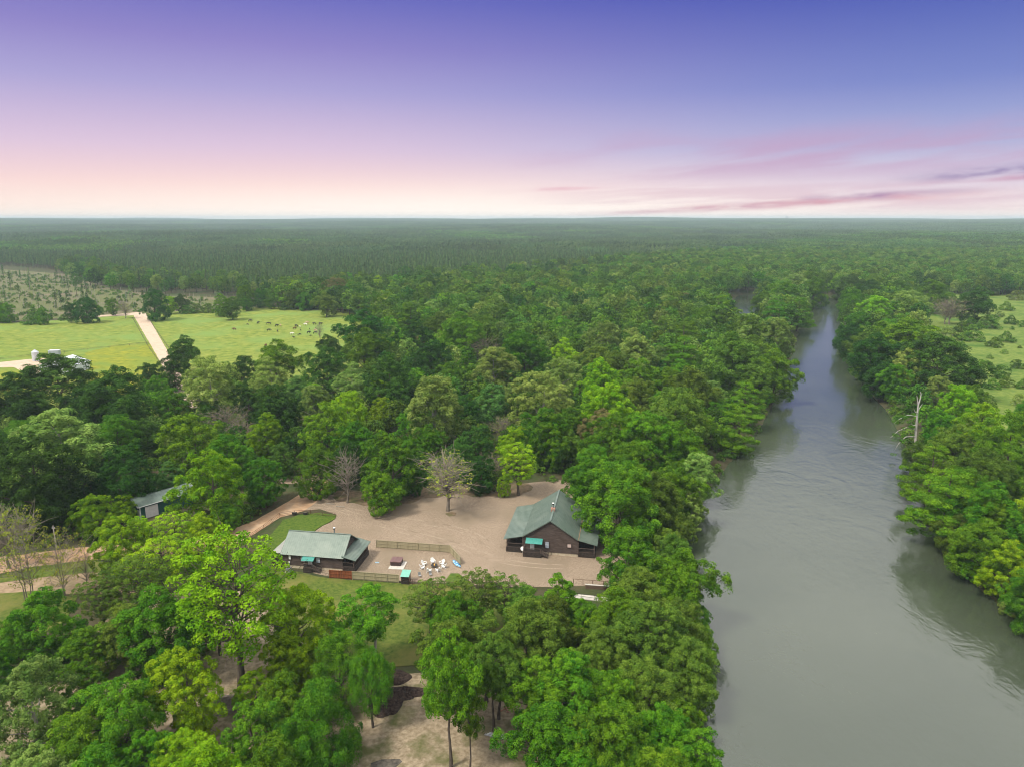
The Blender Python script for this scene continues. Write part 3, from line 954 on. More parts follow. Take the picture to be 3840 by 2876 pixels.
rooted_at(1408, 2500, 2172, 112, 'midh', 'bright green tree with slender pale stems in front of the beige fence', BARKP)
crowns(1100, 1976, S1, [
    (330, 940, 250, 'will'), (190, 1330, 285, 'will', dict(label='large drooping fine-leaved tree at the corner of the sandy lot')), (60, 1560, 200, 'will'),
    (940, 510, 170, 'dulf'), (1240, 480, 190, 'dulf'), (1460, 470, 160, 'dulf'), (1600, 560, 150, 'dull'), (1850, 470, 160, 'midc', dict(label='cone-shaped mid green tree beside the retaining wall')), (1100, 620, 170, 'mid'),
    (1080, 830, 230, 'dulh'), (1330, 800, 200, 'dulh'), (1620, 740, 230, 'dull'), (1790, 640, 180, 'dull'), (1200, 1000, 190, 'midh'), (1420, 960, 180, 'dulh'), (1990, 620, 120, 'mid'),
    (1700, 1040, 200, 'midh'), (1900, 1130, 280, 'midf'), (1800, 1400, 190, 'midh'), (2040, 1500, 250, 'mid'), (1980, 1720, 200, 'mid'), (2150, 880, 200, 'dull'),
])
rooted_at(1690, 2880, 2330, 110, 'midh', 'tall mid green tree with a leaning trunk in the sandy lot', None, 1.2)
rooted_at(1765, 2890, 2520, 64, 'midh', 'slim straight-trunked tree in the middle of the sandy lot')
rooted_at(1850, 2742, 2350, 96, 'dulh', 'thick dark-trunked tree beside the pile of white pipes')
rooted_at(1399, 2728, 2420, 84, 'wilh', 'drooping tree with a bare dark trunk next to the mulch heaps')
# near river bank
crowns(1900, 1976, S1, [
    (900, 470, 190, 'dull'), (1180, 620, 200, 'dull'), (1000, 740, 240, 'dull'), (760, 620, 190, 'mid'), (1260, 900, 210, 'dull'), (1480, 800, 110, 'cydr'), (1490, 1000, 115, 'cydr'), (1420, 680, 110, 'mid'),
    (420, 1130, 270, 'midf'), (680, 1200, 250, 'mid'), (950, 1120, 220, 'dull'), (330, 1480, 260, 'mid'), (720, 1480, 260, 'mid'), (1320, 1530, 270, 'midf'), (1050, 1400, 190, 'mid'), (1180, 1270, 150, 'mid'), (1550, 1640, 160, 'midf'), (1100, 1720, 250, 'mid'),
    (850, 190, 205, 'midf'), (1200, 330, 225, 'mid'), (1430, 540, 105, 'mid'), (1150, 120, 120, 'dull'), (1330, 240, 100, 'dull'), (960, 330, 120, 'mid'),
])
# wood on the river side of the large cabin
crowns(1900, 1200, S1, [
    (900, 1415, 128, 'mid'), (780, 1190, 260, 'mid'), (560, 1130, 160, 'mid'), (1020, 1240, 180, 'dull'), (1160, 1130, 180, 'mid'), (1350, 1000, 140, 'palo'), (1330, 1220, 120, 'pale'), (1180, 1380, 110, 'dull'), (1100, 1500, 110, 'dull'),
    (740, 830, 200, 'midf'), (980, 830, 210, 'midf'), (1180, 880, 170, 'mid'), (650, 735, 130, 'tan', dict(label='tan olive flowering tree above the large cabin roof')), (1150, 650, 220, 'dull'), (1320, 730, 110, 'mid'), (620, 1010, 170, 'mid'), (850, 1020, 190, 'mid'),
    (690, 600, 160, 'limo'), (660, 440, 170, 'lime'), (930, 400, 145, 'midf'), (900, 530, 130, 'dull'), (240, 545, 195, 'pale'), (375, 405, 155, 'pale'), (60, 520, 90, 'pale'), (270, 770, 170, 'mid'), (450, 720, 120, 'mid'), (440, 880, 110, 'dull'),
    (95, 830, 100, 'lime'), (120, 240, 165, 'midf'), (390, 245, 98, 'limo'), (660, 145, 135, 'pale'), (870, 140, 88, 'pale'), (900, 235, 130, 'palo'), (1050, 270, 100, 'pale'), (620, 285, 125, 'dull'), (500, 180, 90, 'mid'), (760, 340, 120, 'dull'),
    (1230, 110, 125, 'cyp'), (1210, 220, 135, 'cyp'), (1190, 340, 95, 'cyp'), (1550, 280, 190, 'dull'), (1640, 90, 130, 'midf'), (1870, 100, 115, 'palo'), (1850, 330, 150, 'mid'), (1700, 250, 130, 'dull'), (1720, 400, 120, 'dull'),
    (1650, 520, 130, 'cyp'), (1640, 650, 150, 'cyp', dict(label='feathery flat-topped cypress standing in the river edge')), (1790, 480, 58, 'cyp'), (1600, 835, 92, 'bush'), (1420, 510, 90, 'blue'), (1270, 480, 150, 'dull'), (1440, 640, 100, 'cyp'), (1120, 440, 110, 'mid'),
])
rooted_at(1945, 1858, 1655, 84, 'limp', 'yellow-green tree with an open crown behind the large cabin')
crowns(1000, 1200, S1, [
    (680, 85, 170, 'oak'), (430, 205, 100, 'oak'), (420, 340, 155, 'oak'), (680, 205, 135, 'mid'), (870, 190, 90, 'midf'), (1020, 120, 135, 'oakf'), (1340, 110, 150, 'mid'), (1200, 60, 110, 'dull'), (1500, 60, 110, 'mid'),
    (590, 430, 112, 'palo'), (850, 420, 175, 'oakf'), (1130, 285, 140, 'oak'), (880, 545, 115, 'oakf'), (1250, 395, 100, 'mid'), (1370, 335, 90, 'midc'), (1580, 325, 135, 'palo'), (1750, 230, 150, 'midf'), (1560, 560, 118, 'blue'), (1480, 200, 90, 'tanb'),
    (800, 625, 100, 'lime'), (560, 640, 155, 'lime'), (420, 740, 185, 'midf'), (330, 560, 110, 'palo'), (200, 495, 90, 'blue'), (100, 650, 140, 'oakf'), (350, 1010, 150, 'mid'), (850, 960, 195, 'midf'), (770, 1170, 125, 'mid'), (620, 850, 140, 'mid'), (560, 960, 120, 'oak'),
    (1450, 850, 130, 'oakf'), (1480, 1040, 110, 'oak'), (1110, 830, 110, 'mid'), (1000, 1060, 110, 'oakf'), (1320, 950, 110, 'oakf'), (1700, 850, 118, 'lime'), (1560, 1000, 75, 'bud'), (1630, 740, 80, 'bud'), (1960, 790, 170, 'midf'), (1640, 1130, 48, 'lime'), (1380, 620, 110, 'oak'), (1000, 720, 110, 'mid'),
])
crown_at(1000 + 1150 / S1, 1200 + 580 / S1, 195 / S1, 'palo', None, 'tall pale sycamore with white limbs rising above the wood behind the yard', BARKP)
rooted_at(1304, 1884, 1690, 70, 'bare', 'bare grey tree at the driveway corner of the gravel yard')
rooted_at(1684, 1914, 1690, 112, 'bud', 'half-bare budding tree standing alone on the gravel yard')
# meadow side of the river
S7 = 1.19
crowns(2900, 1200, S7, [
    (460, 150, 100, 'oak'), (600, 90, 135, 'mid'), (735, 180, 160, 'oak'), (606, 205, 82, 'pale', dict(label='pale grey-green tree rising behind the dead river snag')), (822, 370, 90, 'lime'), (740, 310, 60, 'palo'), (440, 240, 70, 'oak'), (540, 250, 70, 'mid'),
    (935, 470, 95, 'limo'), (1060, 540, 145, 'midf'), (740, 480, 80, 'mid'), (680, 620, 120, 'cyp'), (690, 740, 160, 'cyp'), (930, 690, 110, 'dull'), (960, 840, 145, 'midf'), (820, 560, 100, 'dull'), (1130, 660, 110, 'mid'), (1150, 430, 80, 'mid'), (1130, 900, 110, 'lime'), (600, 560, 60, 'dull'), (840, 740, 110, 'mid'),
    (330, 60, 62, 'oak'), (400, 110, 62, 'dull'), (300, 45, 45, 'mid'), (360, 180, 50, 'mid'), (520, 60, 70, 'midf'), 
])
crowns(2900, 1900, S7, [(725, 180, 82, 'midf'), (860, 130, 118, 'mid'), (1060, 220, 108, 'lime'), (945, 395, 50, 'pbush'), (1085, 430, 62, 'lime'), (980, 60, 110, 'midf'), (1180, 340, 120, 'mid'), (770, 60, 90, 'dull'), (1150, 100, 110, 'mid')])
S8 = 2212 / 1340.0
crowns(2500, 950, S8, [
    (1140, 210, 90, 'oak'), (1260, 250, 100, 'oak'), (1280, 190, 80, 'dull'), (1160, 320, 85, 'mid'), (1290, 350, 90, 'limo'), (1510, 320, 105, 'pale'), (1640, 250, 110, 'mid'), (1760, 340, 70, 'tanb'), (1920, 310, 105, 'oak'), (1430, 230, 70, 'mid'), (1200, 440, 85, 'mid'),
    (720, 250, 110, 'mid'), (800, 190, 90, 'palo'), (690, 360, 100, 'cyp'), (820, 330, 90, 'cyp'), (600, 300, 70, 'mid'), (900, 170, 70, 'mid'), (400, 210, 80, 'mid'), (330, 330, 100, 'cyp'), (430, 330, 60, 'mid'), (500, 480, 110, 'palo'), (700, 500, 90, 'palo'), (90, 300, 60, 'tan'), (230, 420, 90, 'mid'), (120, 500, 90, 'cyp'),
])
crown_at(2500 + 1730 / S8, 950 + 350 / S8, 62 / S8, 'bare', None, 'bare whitish tree between the meadow and the river wood')
# shrubs on the meadow
crowns(2500, 950, S8, [(1890, 500, 72, 'bush'), (1830, 470, 60, 'bush'), (2005, 430, 60, 'bush'), (2100, 520, 48, 'bush'), (2030, 555, 45, 'bush'), (2130, 415, 40, 'bush'), (1945, 690, 38, 'pbush'), (2065, 740, 58, 'bush'), (2020, 810, 46, 'bush'), (2170, 690, 40, 'bush'), (2100, 800, 44, 'bush'), (2205, 810, 44, 'bush'),
    (2100, 330, 40, 'bush'), (2170, 265, 45, 'pbush'), (2110, 215, 55, 'bush'), (2000, 200, 30, 'bush'), (1760, 175, 30, 'bush'), (2160, 180, 40, 'bush'), (2140, 465, 14, 'bush'), (2090, 610, 22, 'pbush'), (2185, 580, 14, 'bush'), (1980, 930, 70, 'bush'), (1900, 880, 70, 'mid'), (2190, 910, 50, 'pbush'), (1740, 500, 60, 'pbush'), (1880, 440, 50, 'bush'), (2060, 380, 26, 'pbush'), (2210, 440, 30, 'bush'), (2000, 640, 20, 'pbush')])
# hedgerow beyond the pasture
S9 = 2.304
crowns(0, 1050, S9, [(60, 270, 70, 'mid'), (-40, 260, 70, 'mid'), (290, 270, 50, 'midc'), (365, 300, 60, 'mid'), (600, 265, 55, 'oak', dict(hk=3.2)), (740, 235, 95, 'oak'), (860, 255, 30, 'mid'), (970, 220, 52, 'mido'), (1080, 250, 58, 'bud'), (1050, 210, 40, 'bare'),
    (1340, 190, 112, 'oak'), (1465, 200, 55, 'limo'), (1565, 190, 58, 'oak', dict(hk=2.8)), (20, 340, 40, 'pbush'), (540, 330, 36, 'bush'), (250, 350, 60, 'bush'), (1700, 250, 60, 'bush'), (1800, 250, 60, 'bush'), (1620, 260, 55, 'bush'), (1920, 200, 80, 'midf'), (2000, 230, 80, 'mid'), (2120, 130, 90, 'midf')])
S10 = 2.761
crowns(860, 1050, S10, [(50, 250, 90, 'bush'), (150, 150, 80, 'midf'), (300, 175, 78, 'mid'), (430, 215, 60, 'mid'), (690, 100, 90, 'limo'), (560, 280, 55, 'bush'), (640, 190, 80, 'dull'), (780, 200, 80, 'mid'), (880, 130, 80, 'dull'), (1000, 240, 100, 'dull'), (1080, 90, 120, 'tan'), (1190, 190, 90, 'oak'), (1300, 240, 80, 'dull'),
    (1400, 120, 90, 'palo'), (1550, 60, 85, 'limo'), (1470, 220, 90, 'dull'), (1590, 300, 150, 'midf'), (1850, 400, 160, 'midc'), (1990, 280, 80, 'midc'), (1750, 170, 90, 'mid'), (1880, 110, 90, 'dull'), (2080, 80, 110, 'oak'), (2120, 200, 90, 'oak'), (2170, 420, 80, 'oak'), (1530, 410, 80, 'tan'), (2100, 540, 90, 'mid'), (1950, 560, 110, 'dull'), (170, 240, 60, 'mid')])


# fill the gaps of the near wood, so that no bare floor shows between the crowns
def inside(poly, x, y):
    c = False
    j = len(poly) - 1
    for i in range(len(poly)):
        xi, yi = poly[i]
        xj, yj = poly[j]
        if (yi > y) != (yj > y) and x < (xj - xi) * (y - yi) / (yj - yi) + xi:
            c = not c
        j = i
    return c


def px_poly(rows, z=0.0):
    return [P(a, b, z)[:2] for a, b in rows]


WOOD = px_poly([(-300, 1700), (0, 1640), (350, 1610), (650, 1560), (930, 1500), (1080, 1560), (1180, 1640), (1330, 1480), (1460, 1330), (1430, 1200), (1000, 1150), (1000, 1130), (1500, 1100), (2000, 1070), (2500, 1010), (3100, 960), (3300, 960), (4300, 980), (4300, 1050), (3700, 1052), (3440, 1075), (3420, 1130), (3440, 1200), (3430, 1330), (3480, 1500), (3560, 1680), (3700, 1790), (3900, 1850), (4300, 1950), (4300, 2600), (3800, 2300), (2500, 2250), (2345, 2200), (2340, 1950), (2250, 1820), (1900, 1805), (1400, 1840), (1245, 1800), (1040, 1785), (1000, 1900), (900, 1960), (600, 2020), (300, 2040), (0, 2080), (-300, 2110)])


def near_any(x, y, k):
    for t in TREES:
        if (t[0] - x) ** 2 + (t[1] - y) ** 2 < (k * t[2]) ** 2:
            return True
    return False


def wood_ok(x, y):
    if not inside(WOOD, x, y) or float(river_in(x, y)) > -1.0:
        return False
    return True


def in_shed(x, y):
    return -96 < x < -70 and 146 < y < 170


def fill_wood():
    rr = random.Random(5)
    pick = ['mid', 'midf', 'oak', 'dull', 'oakf', 'mido', 'dull', 'limo', 'palo', 'mid', 'blue', 'cyp', 'lime', 'tan', 'midc']
    made = 0
    for _ in range(2600):
        y = rr.uniform(120, 430)
        x = rr.uniform(-0.80, 0.85) * (y + 20)
        if not wood_ok(x, y) or near_any(x, y, 0.95) or in_shed(x, y):
            continue
        Rm = rr.uniform(3.6, 5.6)
        k = rr.choice(pick)
        if k == 'cyp' and float(river_in(x, y)) < -25:
            k = 'mid'
        place_tree(x, y, Rm, Rm * rr.uniform(2.5, 3.0), k)
        made += 1
        if made >= 12:
            break


fill_wood()

# label pass: colour and shape, size, place, then the neighbour
SHORT = {k: v[2] for k, v in KIND.items()}


MARKS = [(n,) + P(a, b)[:2] for n, a, b in (('large log cabin', 2060, 2060), ('small log cabin', 1180, 2110), ('green metal shed', 600, 1920), ('white barn', 225, 1390), ('dead river snag', 3438, 1690), ('mulch heaps', 1460, 2590), ('white pipe pile', 1855, 2758), ('timber retaining wall', 2270, 2210), ('forked lime tree', 902, 2580), ('dirt lane end', 60, 2200), ('farm road junction', 520, 1180), ('cattle herd', 1090, 1230), ('far river bend', 3100, 1130), ('river island tip', 2850, 1330), ('meadow bare tree', 3548, 1200), ('gravel yard budding tree', 1684, 1914), ('driveway corner', 1200, 1860), ('white-limbed sycamore', 1625, 1600), ('cypress in the river edge', 2780, 1640), ('meadow shrubs', 3720, 1300))]
ORD = ['nearest ', 'second ', 'third ', 'fourth ', 'fifth ', 'sixth ', 'seventh ', 'eighth ', 'ninth ', 'tenth ', 'eleventh ', 'twelfth ']


def size_word(t):
    Rm = t[2]
    if KIND[t[5]][1] == 'bush':
        return 'tiny ' if Rm < 1.6 else 'broad ' if Rm > 4.5 else ''
    return 'small ' if Rm < 3.4 else 'large ' if 5.6 < Rm <= 7.4 else 'huge ' if Rm > 7.4 else ''


def label_trees():
    pos = np.array([(t[0], t[1]) for t in TREES])
    rows = []
    for i, (x, y, Rm, h, o, k, lab) in enumerate(TREES):
        if lab:
            continue
        bush = KIND[k][1] == 'bush'
        noun = 'shrub' if bush else 'tree'
        size = 'small ' if Rm < 3.4 else 'large ' if 5.6 < Rm <= 7.4 else 'huge ' if Rm > 7.4 else ''
        if bush:
            size = 'tiny ' if Rm < 1.6 else 'broad ' if Rm > 4.5 else ''
        zn = bush_zone(x, y) if bush else zone(x, y)
        d = np.hypot(pos[:, 0] - x, pos[:, 1] - y)
        near = [j for j in np.argsort(d) if j != i][:2]
        nb = [SHORT[TREES[j][5]].split(' ')[0] + ' ' + SHORT[TREES[j][5]].split(' ')[1] for j in near]
        c0 = f'{size}{SHORT[k]} {noun} {zn}'
        c1 = f'{size}{SHORT[k]} {noun} touching a {nb[0]} one {" ".join(zn.split()[:8])}'
        lm = min(MARKS, key=lambda m: math.hypot(m[1] - x, m[2] - y))
        same = sorted((math.hypot(t[0] - lm[1], t[1] - lm[2]), t[4].name) for t in TREES if t[5] == k and size_word(t) == size)
        rank = [q[1] for q in same].index(o.name)
        c2 = (f'{ORD[rank]}{size}{SHORT[k]} {noun} out from the {lm[0]}') if rank < len(ORD) else c1
        rows.append((o, [c0, c1 if len(c1.split()) <= 16 else c0, c2]))
    fixed = []
    cur = {id(o): c[0] for o, c in rows}
    for lvl in (1, 2):
        cnt = {}
        for o, c in rows:
            cnt[cur[id(o)]] = cnt.get(cur[id(o)], 0) + 1
        for o, c in rows:
            if cnt[cur[id(o)]] > 1 and len(c[lvl].split()) <= 16:
                cur[id(o)] = c[lvl]
    for o, c in rows:
        o['label'] = ' '.join(cur[id(o)].split()[:16])
        o['group'] = 'trees of the wood and groves' if o['category'] == 'tree' else 'shrubs of the meadow and banks'


label_trees()


# ------------------------------------------------------------------ far woods as mass: instanced low trees
def far_protos():
    out = {}
    rng = np.random.default_rng(77)

    def broad(seed, Rc, h, ncl, per, size):
        r = np.random.default_rng(seed)
        C = crown_points(r, 'dome', Rc * 0.9, h * 0.25, h * 0.94, ncl, Rc * 0.3, 0.6, 0.3)
        v, f, t = leaves_np(r, C, r.uniform(0.9, 1.5, len(C)), per, size, 0.85, 0, None, 0.5, 0.7)
        tv, tf = tubes_np([(np.array([(0, 0, -1), (0, 0, h * 0.35), (0, 0, h * 0.7)]), np.array((0.3, 0.22, 0.08)))], 5)
        V = np.concatenate([v, tv])
        F = np.concatenate([f, tf + len(v)])
        return V, F, np.concatenate([t, np.full(len(tf), 0.5)]), np.concatenate([np.zeros(len(f)), np.ones(len(tf))])

    def pine(seed, Rc, h, nq, size):
        r = np.random.default_rng(seed)
        t = r.random(nq) ** 0.8
        a = r.uniform(0, 6.283, nq)
        rad = Rc * (1.02 - t) ** 0.7 * (0.35 + 0.65 * r.random(nq))
        z = h * (0.34 + 0.64 * t)
        pos = np.stack([np.cos(a) * rad, np.sin(a) * rad, z], 1)
        d = np.stack([np.cos(a), np.sin(a), 0.75 + 0.4 * r.random(nq)], 1) + r.normal(size=(nq, 3)) * 0.3
        d /= np.linalg.norm(d, axis=1, keepdims=True)
        tt = np.cross(d, r.normal(size=(nq, 3)))
        tt /= np.linalg.norm(tt, axis=1, keepdims=True)
        b = np.cross(d, tt)
        s = size * r.uniform(0.7, 1.3, nq)[:, None]
        v = np.stack([pos - tt * s * .5, pos + b * s * .42, pos + tt * s * .5, pos - b * s * .42], 1).reshape(-1, 3)
        f = np.arange(nq * 4, dtype=np.int32).reshape(-1, 4)
        tv, tf = tubes_np([(np.array([(0, 0, -1), (0, 0, h * 0.5), (0, 0, h * 0.95)]), np.array((0.22, 0.16, 0.04)))], 4)
        return np.concatenate([v, tv]), np.concatenate([f, tf + len(v)]), np.concatenate([r.random(nq) * 0.6 + 0.4 * r.random(), np.full(len(tf), 0.5)]), np.concatenate([np.zeros(nq), np.ones(len(tf))])

    def as_obj(name, parts, leaf):
        V, F, T, M = parts
        return bpy.data.objects.new(name, mesh_np(name, V, F, [leaf, BARK], T, M))

    def patch(maker, n, side, seed):
        r = np.random.default_rng(seed)
        Vs, Fs, Ts, Ms, o = [], [], [], [], 0
        k = int(math.sqrt(n))
        for i in range(k):
            for j in range(k):
                V, F, T, M = maker(int(r.integers(1e6)))
                s = r.uniform(0.75, 1.2)
                V = V * np.array((s, s, s * r.uniform(0.85, 1.12)))
                V = V + np.array(((i + 0.5 + r.uniform(-.38, .38)) * side / k - side / 2, (j + 0.5 + r.uniform(-.38, .38)) * side / k - side / 2, 0))
                Vs.append(V)
                Fs.append(F + o)
                Ts.append(T)
                Ms.append(M)
                o += len(V)
        return np.concatenate(Vs), np.concatenate(Fs), np.concatenate(Ts), np.concatenate(Ms)
    out['pine'] = [as_obj('pine_tree', pine(i, 2.5, 15.5, 90, 1.05), LEAF['pine']) for i in range(4)]
    out['broad'] = [as_obj('wood_tree', broad(30 + i, 5.0, 13.5, 46, 26, 0.85), LEAF[k]) for i, k in enumerate(('far', 'far', 'mid', 'oak', 'dull', 'far', 'palo' if 'palo' in LEAF else 'pale', 'far'))]
    out['pinepatch'] = [as_obj('pine_patch', patch(lambda s: pine(s, 2.9, 15.5, 34, 1.9), 196, 70.0, 60 + i), LEAF['pine']) for i in range(3)]
    out['broadpatch'] = [as_obj('wood_patch', patch(lambda s: broad(s, 4.6, 13.0, 16, 10, 1.9), 100, 80.0, 80 + i), LEAF['far']) for i in range(3)]
    out['stem'] = [as_obj('stem', (lambda tv, tf: (tv, tf, np.zeros(len(tf)), np.zeros(len(tf))))(*tubes_np([(np.array([(0, 0, -.3), (0.1, 0, 2.6 + k), (0.05, 0.1, 5.0 + k)]), np.array((0.11, 0.08, 0.03))), (np.array([(0, 0, 2.2), (0.5, 0.2, 3.4), (0.8, 0.3, 4.2)]), np.array((0.05, 0.04, 0.02)))], 4)), BARKP) for k in range(2)]
    rg = np.random.default_rng(3)
    out['under'] = []
    for i in range(3):
        C = crown_points(rg, 'bushy', 2.0, 0.2, 2.6, 14, 0.7, 0.3, 0.3)
        v, f, t = leaves_np(rg, C, rg.uniform(0.6, 1.0, len(C)), 24, 0.55, 0.8, 0, None, 0.4, 0.6)
        out['under'].append(as_obj('undergrowth', (v, f, t, np.zeros(len(f))), LEAF['bush']))
    return out


def scatter(name, protos, pts, rot, scl, idx, mat=None):
    """ONE object of kind stuff: instances on points"""
    pc = bpy.data.collections.new(name + '_source')
    for i, p in enumerate(protos):
        p.name = '%s_%02d' % (p.name.split('.')[0], i)
        pc.objects.link(p)
    me = bpy.data.meshes.new(name)
    me.vertices.add(len(pts))
    me.vertices.foreach_set('co', np.asarray(pts, np.float32).ravel())
    for nm, ty, val in (('rotz', 'FLOAT', rot), ('scl', 'FLOAT', scl), ('pick', 'INT', idx)):
        at = me.attributes.new(nm, ty, 'POINT')
        at.data.foreach_set('value', np.asarray(val, np.int32 if ty == 'INT' else np.float32))
    me.update()
    o = bpy.data.objects.new(name, me)
    COL.objects.link(o)
    o['kind'] = 'stuff'
    ng = bpy.data.node_groups.new(name + '_nodes', 'GeometryNodeTree')
    ng.interface.new_socket('Geometry', in_out='INPUT', socket_type='NodeSocketGeometry')
    ng.interface.new_socket('Geometry', in_out='OUTPUT', socket_type='NodeSocketGeometry')
    gi, go = ng.nodes.new('NodeGroupInput'), ng.nodes.new('NodeGroupOutput')
    ci = ng.nodes.new('GeometryNodeCollectionInfo')
    ci.inputs['Collection'].default_value = pc
    ci.inputs['Separate Children'].default_value = True
    ci.inputs['Reset Children'].default_value = True
    iop = ng.nodes.new('GeometryNodeInstanceOnPoints')
    iop.inputs['Pick Instance'].default_value = True

    def attr(nm, ty):
        a = ng.nodes.new('GeometryNodeInputNamedAttribute')
        a.data_type = ty
        a.inputs['Name'].default_value = nm
        return a.outputs['Attribute']
    cx = ng.nodes.new('ShaderNodeCombineXYZ')
    ng.links.new(attr('rotz', 'FLOAT'), cx.inputs[2])
    e2r = ng.nodes.new('FunctionNodeEulerToRotation')
    ng.links.new(cx.outputs[0], e2r.inputs[0])
    ng.links.new(gi.outputs[0], iop.inputs['Points'])
    ng.links.new(ci.outputs[0], iop.inputs['Instance'])
    ng.links.new(attr('pick', 'INT'), iop.inputs['Instance Index'])
    ng.links.new(e2r.outputs[0], iop.inputs['Rotation'])
    ng.links.new(attr('scl', 'FLOAT'), iop.inputs['Scale'])
    ng.links.new(iop.outputs[0], go.inputs[0])
    md = o.modifiers.new('scatter', 'NODES')
    md.node_group = ng
    return o


def np_inside(poly, X, Y):
    c = np.zeros(X.shape, bool)
    j = len(poly) - 1
    for i in range(len(poly)):
        xi, yi = poly[i]
        xj, yj = poly[j]
        if yi != yj:
            m = ((yi > Y) != (yj > Y)) & (X < (xj - xi) * (Y - yi) / (yj - yi) + xi)
            c ^= m
        j = i
    return c


def jit_grid(step, y0, y1, k, rng, jit=0.42):
    ny = int((y1 - y0) / step)
    rows = []
    for r in range(ny):
        y = y0 + (r + 0.5) * step
        hw = k * y + 60
        xs = np.arange(-hw, hw, step)
        rows.append(np.stack([xs + rng.uniform(-jit, jit, len(xs)) * step, y + rng.uniform(-jit, jit, len(xs)) * step], 1))
    return np.concatenate(rows)


PINE_EDGE = px_poly([(-900, 1010), (0, 1000), (250, 1018), (430, 1075), (620, 1095), (820, 1100), (980, 1112), (1040, 1124), (1500, 1080), (1750, 1062), (2000, 1050), (2350, 1000), (2700, 962), (2900, 930), (3300, 900), (3900, 890), (4800, 880)])
PE = np.array(sorted(PINE_EDGE))


def is_pine(x, y):
    return y > np.interp(x, PE[:, 0], PE[:, 1])


def far_woods():
    rng = np.random.default_rng(21)
    pr = far_protos()
    # pines one by one near the pasture
    g = jit_grid(4.6, 480, 1250, 0.80, rng)
    g = g[is_pine(g[:, 0], g[:, 1]) & (river_in(g[:, 0], g[:, 1]) < -3)]
    back = g[:, 1] - np.interp(g[:, 0], PE[:, 0], PE[:, 1])
    g = g[rng.random(len(g)) < np.clip(0.25 + back / 70.0, 0, 0.93)]
    cc = px_poly([(-700, 1060), (0, 1020), (260, 1040), (420, 1090), (620, 1116), (980, 1132), (800, 1154), (500, 1174), (0, 1200), (-700, 1230)])
    e = jit_grid(12.0, 480, 1100, 0.80, rng, 0.5)
    e = e[np_inside(cc, e[:, 0], e[:, 1]) & (rng.random(len(e)) < 0.09)]
    g = np.concatenate([g, e])
    z = ground_z(g[:, 0], g[:, 1])
    n = len(g)
    scatter('pine_plantation', pr['pine'], np.column_stack([g, z]), rng.uniform(0, 6.28, n), rng.uniform(0.62, 1.18, n), rng.integers(0, 4, n))
    # pines to the horizon
    rows, rot, scl, pk = [], [], [], []
    g = jit_grid(66.0, 1250 + 33, 9600, 0.80, rng, 0.1)
    d = np.hypot(g[:, 0], g[:, 1])
    gapn = np.sin(g[:, 0] * 0.0041 + 1.7) * np.sin(g[:, 1] * 0.0031 + 0.3) + 0.5 * np.sin(g[:, 0] * 0.011 + g[:, 1] * 0.004)
    ed = np.interp(g[:, 0], PE[:, 0], PE[:, 1])
    isb = (g[:, 1] < ed) | (gapn > 0.55)
    keep = (river_in(g[:, 0], g[:, 1]) < -40) & ~((gapn < -1.05) & (d > 2200))
    for nm, sel, pp in (('distant_pine_forest', keep & ~isb, pr['pinepatch']), ('distant_broadleaf_forest', keep & isb, pr['broadpatch'])):
        q = g[sel]
        n = len(q)
        scatter(nm, pp, np.column_stack([q, ground_z(q[:, 0], q[:, 1])]), rng.integers(0, 4, n) * math.pi / 2, rng.uniform(0.95, 1.12, n), rng.integers(0, 3, n))
    # broadleaf wood beyond the trees that can be told apart
    g = jit_grid(9.6, 190, 1250, 0.80, rng)
    ok = np_inside(WOOD, g[:, 0], g[:, 1]) & (river_in(g[:, 0], g[:, 1]) < -2.5) & ~is_pine(g[:, 0], g[:, 1])
    g2 = jit_grid(9.4, 480, 1250, 0.80, rng)
    g2 = g2[~is_pine(g2[:, 0], g2[:, 1]) & (river_in(g2[:, 0], g2[:, 1]) < -3) & (g2[:, 1] > np.interp(g2[:, 0], [-900, 150, 320, 420, 900], [5000, 900, 700, 640, 660]))]
    g = g[ok]
    tp = np.array([(t[0], t[1], t[2]) for t in TREES])
    dm = np.min(np.hypot(g[:, 0][:, None] - tp[None, :, 0], g[:, 1][:, None] - tp[None, :, 1]) / tp[None, :, 2], axis=1)
    g = np.concatenate([g[(dm > 0.85) & ((g[:, 1] > 400) | (rng.random(len(g)) < 0.85))], g2])
    ex = rng.uniform(-600, 350, 260)
    eg = np.column_stack([ex, np.interp(ex, PE[:, 0], PE[:, 1]) + rng.normal(0, 26, 260) + 12])
    eg = eg[river_in(eg[:, 0], eg[:, 1]) < -5]
    g = np.concatenate([g, eg])
    sh = ~((g[:, 0] > -98) & (g[:, 0] < -68) & (g[:, 1] < 172))
    g = g[sh]
    n = len(g)
    near = np.clip((430 - g[:, 1]) / 240, 0, 1)
    scatter('mixed_woodland', pr['broad'], np.column_stack([g, ground_z(g[:, 0], g[:, 1])]), rng.uniform(0, 6.28, n), rng.uniform(0.95, 1.55, n) * (1 - 0.52 * near), rng.integers(0, 8, n))
    # undergrowth along the wood floor and banks
    g = jit_grid(3.4, 118, 420, 0.80, rng)
    ri = river_in(g[:, 0], g[:, 1])
    ok = (np_inside(WOOD, g[:, 0], g[:, 1]) | ((ri > -7) & (ri < -0.5))) & (ri < 0.3)
    ok &= ~((g[:, 0] > -97) & (g[:, 0] < -70) & (g[:, 1] < 166) & (g[:, 1] > 146))
    g = g[ok & (rng.random(len(g)) < 0.6)]
    n = len(g)
    scatter('undergrowth', pr['under'], np.column_stack([g, ground_z(g[:, 0], g[:, 1])]), rng.uniform(0, 6.28, n), rng.uniform(0.5, 1.15, n), rng.integers(0, 3, n))
    # dead stems on the clear-cut
    cc = px_poly([(-700, 1060), (0, 1020), (260, 1040), (420, 1090), (620, 1116), (980, 1132), (800, 1154), (500, 1174), (0, 1200), (-700, 1230)])
